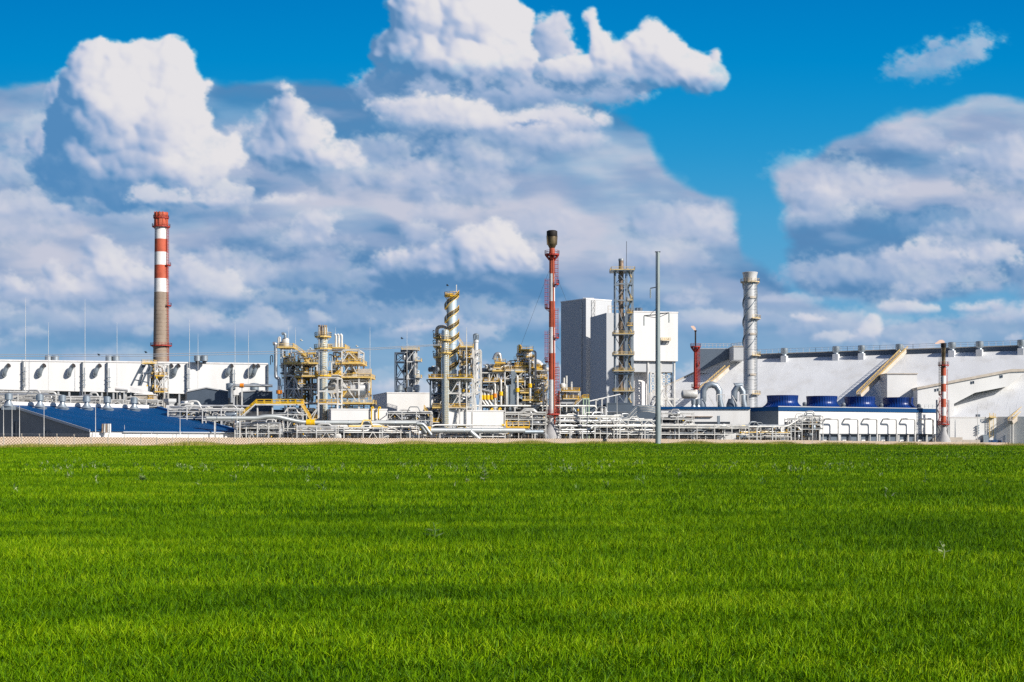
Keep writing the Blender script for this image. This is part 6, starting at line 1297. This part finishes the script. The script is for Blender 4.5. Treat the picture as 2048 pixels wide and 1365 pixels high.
    decks(T, U(1010, D), U(1094, D), D - .5, D + 3, V(744, D), V(730, D), 10, 77); decks(T, U(1038, D), U(1066, D), D - .5, D + 3, V(728, D), V(708, D), 4, 78); decks(T, U(984, D), U(1010, D), D - .5, D + 3, V(740, D), V(724, D), 4, 79)
    for px, a, b_, w_, mm in ((1018, 742, 731, 6, 'mid'), (1027, 742, 729, 6, 'galv'), (1076, 752, 738, 7, 'mid'), (1088, 752, 741, 6, 'galv'), (1042, 730, 716, 6, 'mid'), (1066, 742, 724, 5, 'galv')): part('vessel', MB().vessel(U(px, D), D + 4, V(a, D), V(b_, D), S(w_ / 2, D), 12), mm, T, smooth=True)
    part('duct', MB().hvessel(X3(1008, 735, D + 4), X3(1032, 736, D + 4), S(3.5, D)), 'stack', T, smooth=True); part('duct', MB().hvessel(X3(968, 742, D + 4), X3(982, 742, D + 4), S(4.5, D)), 'slate', T, smooth=True)
    D = 450.; T = column_vessel(1053, 22, 700, 745, D, 'short fat silver vessel with yellow platforms high in the third unit', [(722, 3, 'yellow')], m='stack', lad=False, name='silver_vessel'); platform(T, U(1040, D), U(1066, D), D - 3, D + 3, V(701, D), 'yellowp', 'yellowp'); ladder(T, U(1039, D), D - 1, V(745, D), V(692, D), 'yellow', cage=True, w=1.4, t=.16); part('ladder_housing', MB().box(U(1036.5, D), U(1042, D), D - 1, D + 1, V(722, D), V(690, D)), 'yellow', T)
    part('side_platform', MB().box(U(1028, D), U(1038, D), D - 1, D + 2, V(722, D), V(721, D)).rail([X3(1028, 721, D - 1), X3(1038, 721, D - 1)], t=.1), 'beige', T); part('leg', MB().bar(X3(1044, 745, D), X3(1044, 760, D), .4).bar(X3(1062, 745, D), X3(1062, 760, D), .4), 'mid', T)
    part('dark_beam', MB().box(U(1011, D), U(1032, D), D, D + 3, V(729, D), V(726, D)).bar(X3(1019, 727, D), X3(1019, 722, D), .3).bar(X3(1031, 727, D), X3(1031, 722, D), .3).bar(X3(1019, 722, D), X3(1031, 722, D), .25), 'dark', T)
    # low part right of the flare
    D = 452.; T = thing('process_structure', 'low yellow railed structure right of the tallest flare stack with pale green stair frame', 'steel structure', (U(1145, D), D, 0)); frame(T, U(1120, D), U(1160, D), D, D + 10, [0] + [V(p, D) for p in (812, 799, 783)], 3, 'steel', .34, None)
    platform(T, U(1124, D), U(1160, D), D - 1, D + 10, V(783, D), 'yellow'); platform(T, U(1126, D), U(1158, D), D - 1, D + 10, V(798, D), 'yellow'); part('tank', MB().vessel(U(1126, D), D + 2, V(778, D), V(766, D), S(6, D), 16), 'steel', T, smooth=True)
    for px, a in ((1128, 756), (1133, 752), (1143, 764)): part('vent_pipe', MB().tube([X3(px, 780, D + 2), X3(px, a, D + 2)], .3, 8), 'pipew', T, smooth=True)
    stair(T, X3(1150, 812, D - 1), X3(1166, 797, D - 1), 1.4, 'yellow', 'steel'); platform(T, U(1166, D), U(1178, D), D - 1, D + 3, V(797, D), 'bright'); m = MB()
    for px in (1167, 1173, 1178): m.bar(X3(px, 797, D - 1), (U(px, D), D - 1, 0), .35)
    part('green_frame', m.bar(X3(1166, 798, D - 1), X3(1178, 798, D - 1), .4), 'green', T); clutter(T, U(1112, D), U(1160, D), D, D + 8, 6, V(784, D), 30, 61, boxes=6); part('grille', MB().box(U(1122, D), U(1158, D), D - .2, D, V(808, D), V(801, D)), 'towergrey', T)
    for i, px in enumerate((1084, 1092, 1131, 1138, 1167, 1203, 1211)):
        E_ = 458.; Tq = thing('round_tank', 'small upright pale tank in the row below the long white pipe, ' + ('first second third fourth fifth sixth seventh'.split()[i]) + ' from the left', 'tank', (U(px, E_), E_, 0), 'small tanks in a row'); part('shell', MB().lathe(U(px, E_), E_, [(S(3.4, E_), 0), (S(3.4, E_), V(818, E_)), (S(1, E_), V(816, E_))], 16), 'stack', Tq, smooth=True); part('lid', MB().cyl(U(px, E_), E_, V(817, E_), V(815.5, E_), .5, n=8), 'galv', Tq)
unit_three()

# ------------------------------------------------------------------ pipe runs
def run(name, label, pts, D, r, m='pipe', D1=None, flanges=(), sup=(), cat='pipe', fr=3., n=12, supm='steel'):
    X0_, X1_ = pts[0][0], pts[-1][0]; D1 = D1 or D; dd = lambda px: D + (D1 - D) * (px - X0_) / (X1_ - X0_) if X1_ != X0_ else D
    P = [X3(a, b_, dd(a)) + Vector((0, (c[0] if c else 0), 0)) for a, b_, *c in pts]; T = thing(name, label, cat, (P[0].x, P[0].y, 0)); rr_ = S(r, D)
    part('pipe_run', MB().tube(fillet(P, fr, 5), rr_, n), m, T, smooth=True)
    jm = MB(); A = P[0]
    for a, b_ in zip(P, P[1:]):
        L = (b_ - a).length; k = int(L / 6)
        for i in range(1, k): q = a.lerp(b_, i / k); d = (b_ - a).normalized() * .12; jm.tube([q - d, q + d], rr_ * 1.06, n)
    if jm.v: part('joint_band', jm, 'galv', T)
    for px, py, c in flanges: q = X3(px, py, dd(px)); part('flange', MB().tube([q - Vector((.55, 0, 0)), q + Vector((.55, 0, 0))], rr_ * 1.5, 14), c, T, smooth=True)
    for px, py in sup: q = X3(px, py, dd(px)); part('support', MB().bar((q.x, q.y, 0), (q.x, q.y, q.z), .4).bar((q.x - .8, q.y, q.z - rr_), (q.x + .8, q.y, q.z - rr_), .25), supm, T)
    return T
run('large_pipe', 'longest thick silver pipe running low in front of the first unit', [(412, 837), (514, 837), (530, 833.5), (553, 833.5), (602, 845.5), (836, 846), (843, 853), (852, 866)], 382, 4.6, 'bigpipe', 402, [(617, 845.5, 'bright'), (626, 845.5, 'bright')], [(430, 838), (480, 838), (640, 846), (700, 846), (760, 846), (820, 846)])
run('large_pipe', 'thick silver pipe branch diving to the wall left of the second unit', [(833, 848), (846, 848), (862, 870)], 399, 3.6, 'bigpipe', 400)
run('large_pipe', 'thick silver pipe running low below the second unit towards the flare cone', [(852, 861), (1032, 861.5), (1048, 861.5)], 404, 5.2, 'bigpipe', 424, [(858, 861, 'yellow')], [(880, 862), (960, 862), (1010, 862)]); run('large_pipe', 'silver pipe slanting down beside the wall below the second unit', [(940, 863), (962, 882)], 412, 5, 'bigpipe', 413)
run('large_pipe', 'silver low pipe left of the flare cone', [(1048, 864), (1085, 864)], 424, 4, 'galv', 428, [], [(1070, 865)])
run('long_pipe', 'long straight white pipe passing behind the tallest flare stack', [(944, 812), (1190, 812.5), (1193, 818)], 438, 2.0, 'pipew', 452, [], [(950, 813), (990, 813), (1030, 813), (1070, 813), (1120, 813), (1165, 813)])
run('long_pipe', 'slanting thin pipe rising from the green stair frame to the lattice stack', [(1178, 803), (1240, 789)], 455, 1.1, 'steel', 480, [], [(1192, 800), (1204, 797)]); run('raised_pipe', 'silver pipe bent upwards beside the dark shed, with orange flange', [(463, 806), (463, 775), (468, 771.5), (512, 771.5), (545, 772)], 425, 3.0, 'pipe', 428, [(484, 771.5, 'orange')], [(484, 772)], fr=2.)
run('long_pipe', 'pale pipe lying level above the white rack right of the blue roof', [(385, 813), (394, 812), (500, 813)], 408, 2.3, 'pipe', 412, [], [(420, 813), (450, 813)]); run('long_pipe', 'upper thick pale pipe at the far left behind the blue roof', [(-60, 783), (96, 785), (112, 785), (112, 815)], 452, 2.2, 'pipew', 455, [], [(3, 784), (27, 784), (51, 784), (75, 784)])
run('long_pipe', 'second thick pale pipe at the far left behind the blue roof', [(-60, 788), (104, 788), (104, 815)], 450, 1.8, 'pipe', 452, [], [(20, 789), (60, 789)])
run('long_pipe', 'pale thin pipe along the front of the white low building, below the second unit', [(863, 853), (870, 850.5), (1010, 851)], 410, 1.8, 'pipew', 424, [(1005, 851, 'yellow')], [(900, 852), (940, 852)])
for i, (px, py) in enumerate([(982, 818), (998, 817), (743, 815), (757, 815)]):
    D = 430 if px > 900 else 416; T = thing('yellow_vent', 'thin yellow vent pipe with hooked top on a low white building, ' + ('third fourth first second'.split()[i]) + ' from the left', 'vent', (U(px, D), D, V(850, D)), 'hooked yellow vents'); part('pipe', MB().tube(fillet([X3(px, 842, D), X3(px, py, D), X3(px + 3.5, py - .5, D), X3(px + 3.5, py + 3, D)], .5, 3), .2, 7), 'bright', T, smooth=True); part('bracket', MB().box(U(px - 1, D), U(px + 1, D), D, D + .5, V(836, D), V(835, D)), 'bright', T)
rack('pipe_rack', 'small white pipe rack at far left behind the blue roof', -40, 112, (808, 799, 791), 448, 8, 7, 1, np_=4)
rack('pipe_rack', 'long low pipe rack behind the blue roof vents', 112, 200, (811, 803, 796), 446, 8, 5, 2, np_=4); rack('pipe_rack', 'grey pipe rack with cabinets below the stair tower left of the chimney', 200, 316, (812, 803), 444, 6, 8, 3, np_=3, cluttern=14)
rack('pipe_rack', 'white braced rack right of the blue roof ridge end', 336, 412, (836, 822, 816), 398, 6, 4, 5, np_=4, cluttern=18); rack('pipe_rack', 'white pipe rack descending behind the right slope of the blue roof', 405, 480, (856, 840, 820), 396, 7, 4, 6, np_=4, cluttern=18)
rack('pipe_rack', 'low white rack below the yellow walkway stairs', 470, 560, (866, 855, 849), 388, 6, 6, 7, np_=3, cluttern=26); rack('pipe_rack', 'low dark rack full of valves under the yellow walkway', 545, 606, (864, 856, 828), 394, 7, 4, 8, np_=3, pal=('mid', 'pipe', 'steel'), cluttern=26)
rack('pipe_rack', 'white railed rack at the wall below the first process unit', 594, 672, (864, 855), 386, 5, 4, 9, np_=2, cluttern=22, pal=('steel', 'pipew', 'mid')); rack('pipe_rack', 'white railed rack at the wall before the low white box building', 688, 838, (864, 855), 390, 5, 7, 10, np_=2, cluttern=40, D1=405, pal=('steel', 'mid', 'yellowp'))
rack('pipe_rack', 'rack of dark pipework left of the second unit stairs', 775, 862, (852, 840, 826), 414, 7, 5, 11, np_=4, pal=('mid', 'pipe', 'steel', 'dark'), cluttern=34)
rack('pipe_rack', 'low rack tangled with small pipes in front of the second unit', 862, 1010, (872, 866), 408, 5, 9, 12, np_=3, D1=420, pal=('mid', 'pipew', 'yellowp', 'dark'), cluttern=48)
rack('pipe_rack', 'white multi level rack left of the flare cone', 1010, 1092, (862, 848, 838, 828), 432, 8, 5, 13, np_=4, cluttern=24)
rack('pipe_rack', 'white multi level rack between the flare cone and the power pole, lower run', 1120, 1240, (866, 853, 843, 834), 438, 9, 5, 14, np_=4, D1=450, pal=('pipew', 'pipe', 'steel'), cluttern=26)
rack('pipe_rack', 'dark cable rack running behind the flare cone racks', 1096, 1262, (830, 825), 462, 5, 10, 15, np_=5, pal=('mid', 'dark', 'galv', 'pipe'), rr_=(.1, .2), m='mid')
rack('pipe_rack', 'white multi level rack just left of the power pole', 1228, 1312, (868, 862, 852, 840), 448, 8, 5, 16, np_=4, D1=456, pal=('pipew', 'pipe', 'steel'), cluttern=20)
rack('pipe_rack', 'long low rack right of the power pole in front of the long white shed', 1322, 1498, (868, 855, 851), 462, 5, 8, 17, np_=2, D1=480, pal=('pipew', 'steel', 'mid'), rr_=(.12, .22), cluttern=26)
rack('pipe_rack', 'open upper rack right of the power pole with small pipes', 1324, 1388, (848, 838, 827), 474, 5, 4, 18, np_=2, rr_=(.08, .16), cluttern=12); rack('pipe_rack', 'rack of valves and pipes before the shaded cooling tower side', 1460, 1582, (873, 866, 853), 484, 7, 7, 19, np_=3, D1=492, cluttern=44, pal=('mid', 'steel', 'pipew', 'yellowp'))
rack('pipe_rack', 'low white pipe rack before the cooling tower left corner', 1576, 1604, (862, 848, 838), 494, 6, 2, 20, np_=3, cluttern=8, pal=('mid', 'steel', 'galv')); rack('pipe_rack', 'square white pipe frame before the cooling tower front', 1604, 1646, (858, 848, 842, 833), 498, 6, 2, 21, np_=3, rr_=(.12, .2), cluttern=10, pal=('pipew', 'steel', 'mid'))
run('long_pipe', 'long level pale pipe with yellow flange right of the power pole', [(1322, 853.5), (1575, 853.5), (1590, 843), (1596, 840)], 464, 1.7, 'pipew', 492, [(1487, 853.5, 'bright')], [(1350, 854), (1384, 854), (1449, 854), (1514, 854), (1545, 854)])
run('large_pipe', 'pale low pipe between the flare cone and the power pole', [(1122, 860), (1178, 860), (1186, 853)], 434, 1.9, 'pipew', 440, [], [(1140, 861), (1165, 861)]); run('long_pipe', 'long pale pipe crossing the racks left of the power pole', [(1118, 852), (1312, 853)], 438, 1.9, 'pipew', 453, [], [(1143, 853), (1190, 853), (1240, 853), (1290, 853)])
# stepped bundle of thin pipes
for i in range(6):
    py = 811.5 + i * 2.4; run('stepped_pipe', 'thin pipe of the stepped bundle left of the power pole, ' + ('highest second third fourth fifth lowest'.split()[i]) + ' one', [(1215, 836 + i * .8), (1250 + i * 3, 836 + i * .8), (1273 + i * 1.5, py), (1298, py), (1311, py + 3)], 455 + i * .7, .75, 'pipew' if i % 2 else 'galv', 458 + i * .7, fr=1., n=6)['group'] = 'stepped thin pipes'
run('yellow_gantry', 'yellow pipe bridge with railings left of the flare cone', [(1016, 856), (1058, 856)], 424, .8, 'yellow', 426, cat='gantry'); D = 424; solo('yellow_gangway', MB().box(U(1014, D), U(1059, D), D, D + 1.4, V(857, D), V(855, D)).rail([X3(1014, 855, D), X3(1059, 855, D)], h=1.7, t=.14, kick=.3).bar(X3(1012, 842, D), X3(1014, 857, D), .5), 'yellow', 'short bright yellow gangway left of the flare cone', 'gangway')
# horizontal cylinders and hoppers right of the blue roof
for i, (px0, px1, py) in enumerate([(364, 374, 807), (374, 384, 806)]): D = 414; solo('drum', MB().hvessel(X3(px0, py, D), X3(px1, py, D - 3), S(5, D)), 'steel', ('left' if i == 0 else 'right') + ' one of two short white drums above the blue roof slope', 'drum', group='short white drums', smooth=True)
D = 446; T = thing('hopper', 'small pale hopper right of the stair tower by the chimney', 'hopper', (U(340, D), D, 0)); part('bin', MB().lathe(U(340, D), D, [(.8, V(812, D)), (2.0, V(804, D)), (2.0, V(798, D))], 4), 'towergrey', T); part('base', MB().box(U(334, D), U(347, D), D - 1, D + 1, 0, V(810, D)), 'white', T)

# ------------------------------------------------------------------ stair tower and conveyor by the chimney
def stair_tower():
    D = 458.; T = thing('stair_tower', 'white and yellow steel stair tower with sloping legs before the chimney foot', 'steel structure', (U(312, D), D, 0)); zs = [0] + [V(p, D) for p in (785, 752, 729)]
    frame(T, U(310.5, D), U(329, D), D, D + 5, zs, 1, 'steel', .42, 'x', .22); frame(T, U(297, D), U(310, D), D + .3, D + 5, zs, 1, 'slate', .42, '/', .25)
    platform(T, U(284, D), U(307, D), D - .5, D + 5, V(727, D), 'yellowp', 'yellowp'); platform(T, U(310, D), U(329, D), D - .6, D + 4, V(752, D), 'yellow', 'yellowp'); platform(T, U(310, D), U(329, D), D - .6, D + 4, V(784, D), 'yellow', 'yellowp')
    part('sloping_leg', MB().bar(X3(284, 729, D), X3(262, 772, D), .5).bar(X3(300, 729, D), X3(281, 772, D), .5).bar(X3(269, 760, D), X3(298, 766, D), .35), 'slate', T); part('sloping_panel', MB().face_prism([X3(284, 730, D + .6), X3(292, 730, D + .6), X3(282, 748, D + .6), X3(275, 748, D + .6)], (0, .3, 0)), 'slate', T)
    for i, (a, b_) in enumerate(((784, 768), (768, 752), (752, 740), (740, 728))): p, q = ((301, 309), (309, 301))[i % 2]; stair(T, X3(p, a, D + 2), X3(q, b_, D + 2), 1.3, 'yellowp', 'yellowp')
    stair(T, X3(276, 772, D - .6), X3(284, 750, D - .6), 1.2, 'slate', 'slate'); clutter(T, U(292, D), U(328, D), D, D + 5, 8, V(732, D), 20, 71, rs=(.1, .25), boxes=3, pal=('steel', 'slate', 'brown')); part('elbow_pipe', MB().tube(fillet([X3(302, 733, D), X3(300, 745, D), X3(288, 748, D)], 3, 5), .4, 8), 'slate', T, smooth=True)
    D = 452.; T = thing('conveyor', 'white covered conveyor sloping down to a pale lit loading house left of the chimney', 'conveyor', (U(275, D), D, 0))
    part('gallery', MB().tube([X3(231, 777, D), X3(257, 779, D)], S(5, D), 12), 'whitep', T, smooth=True); part('gallery', MB().face_prism([X3(256, 784, D), X3(272, 787, D), X3(303, 790, D), X3(301, 785, D), X3(268, 776, D), X3(256, 774, D)], (0, 3, 0)), 'whitep', T)
    part('loading_house', MB().box(U(271, D), U(307, D), D - 1, D + 4, V(799, D), V(790.5, D)), 'beige', T); part('roof', MB().box(U(270, D), U(309, D), D - 1.4, D + 4.3, V(790.5, D), V(789, D)), 'whitep', T); platform(T, U(299, D), U(309, D), D - 2.4, D - 1.1, V(799, D), 'yellow'); 
    for px in (240, 252, 262, 274, 305): part('leg', MB().bar((U(px, D), D + 1, 0), X3(px, 784 if px < 270 else 798, D + 1), .5), 'steel', T)
stair_tower()
# small birds over the plant
def bird(px, py, D, label, dark=False):
    x, y, z = X3(px, py, D); T = thing('bird', label, 'bird', (x, y, z), 'birds over the plant'); part('body', MB().tube([(x - .3, y, z), (x - .1, y, z + .04), (x + .12, y, z + .03), (x + .34, y, z + .06)], [.03, .10, .11, .03], 8), 'dark' if dark else 'whitep', T, smooth=True)
    for s_ in (-1, 1): part('wing', MB().face_prism([(x - .1, y, z + .06), (x + .14, y, z + .06), (x + .05, y + s_ * .35, z + .3), (x - .25, y + s_ * .7, z + .28)], (0, 0, .03)), 'dark' if dark else 'whitep', T)
for a in [(603, 682, 300, 'white gull right above the first unit top platform'), (622, 699, 300, 'white gull just left of the blue grey vessel column'), (714, 694, 300, 'white gull above the right structure of the first unit'), (198, 711, 320, 'small dark bird by the power cables left of the chimney', True), (292, 706, 320, 'small dark bird just left of the chimney foot', True), (895, 572, 320, 'small dark bird above the spiral stair column', True), (804, 678, 320, 'tiny dark bird beside the background lattice tower', True)]: bird(*a)
T = thing('pipe_stand', 'bundle of white and rust red pipes on the wall of the blue roof building', 'pipes', (U(212, 354), 354, 0)); D = 354
for i, px in enumerate((204.5, 209, 213, 216.5, 220)): part('pipe', MB().tube([X3(px, 866 - (i % 2), D), X3(px + (.8 if i < 2 else 0), 848, D)], .26, 8), ('brown', 'steel', 'brown', 'steel', 'steel')[i], T, smooth=True)
part('bracket', MB().box(U(204, D), U(221, D), D, D + .4, V(865, D), V(864, D)).bar(X3(207, 878, D), X3(211, 862, D), .2).bar(X3(218, 878, D), X3(218, 862, D), .2), 'steel', T)
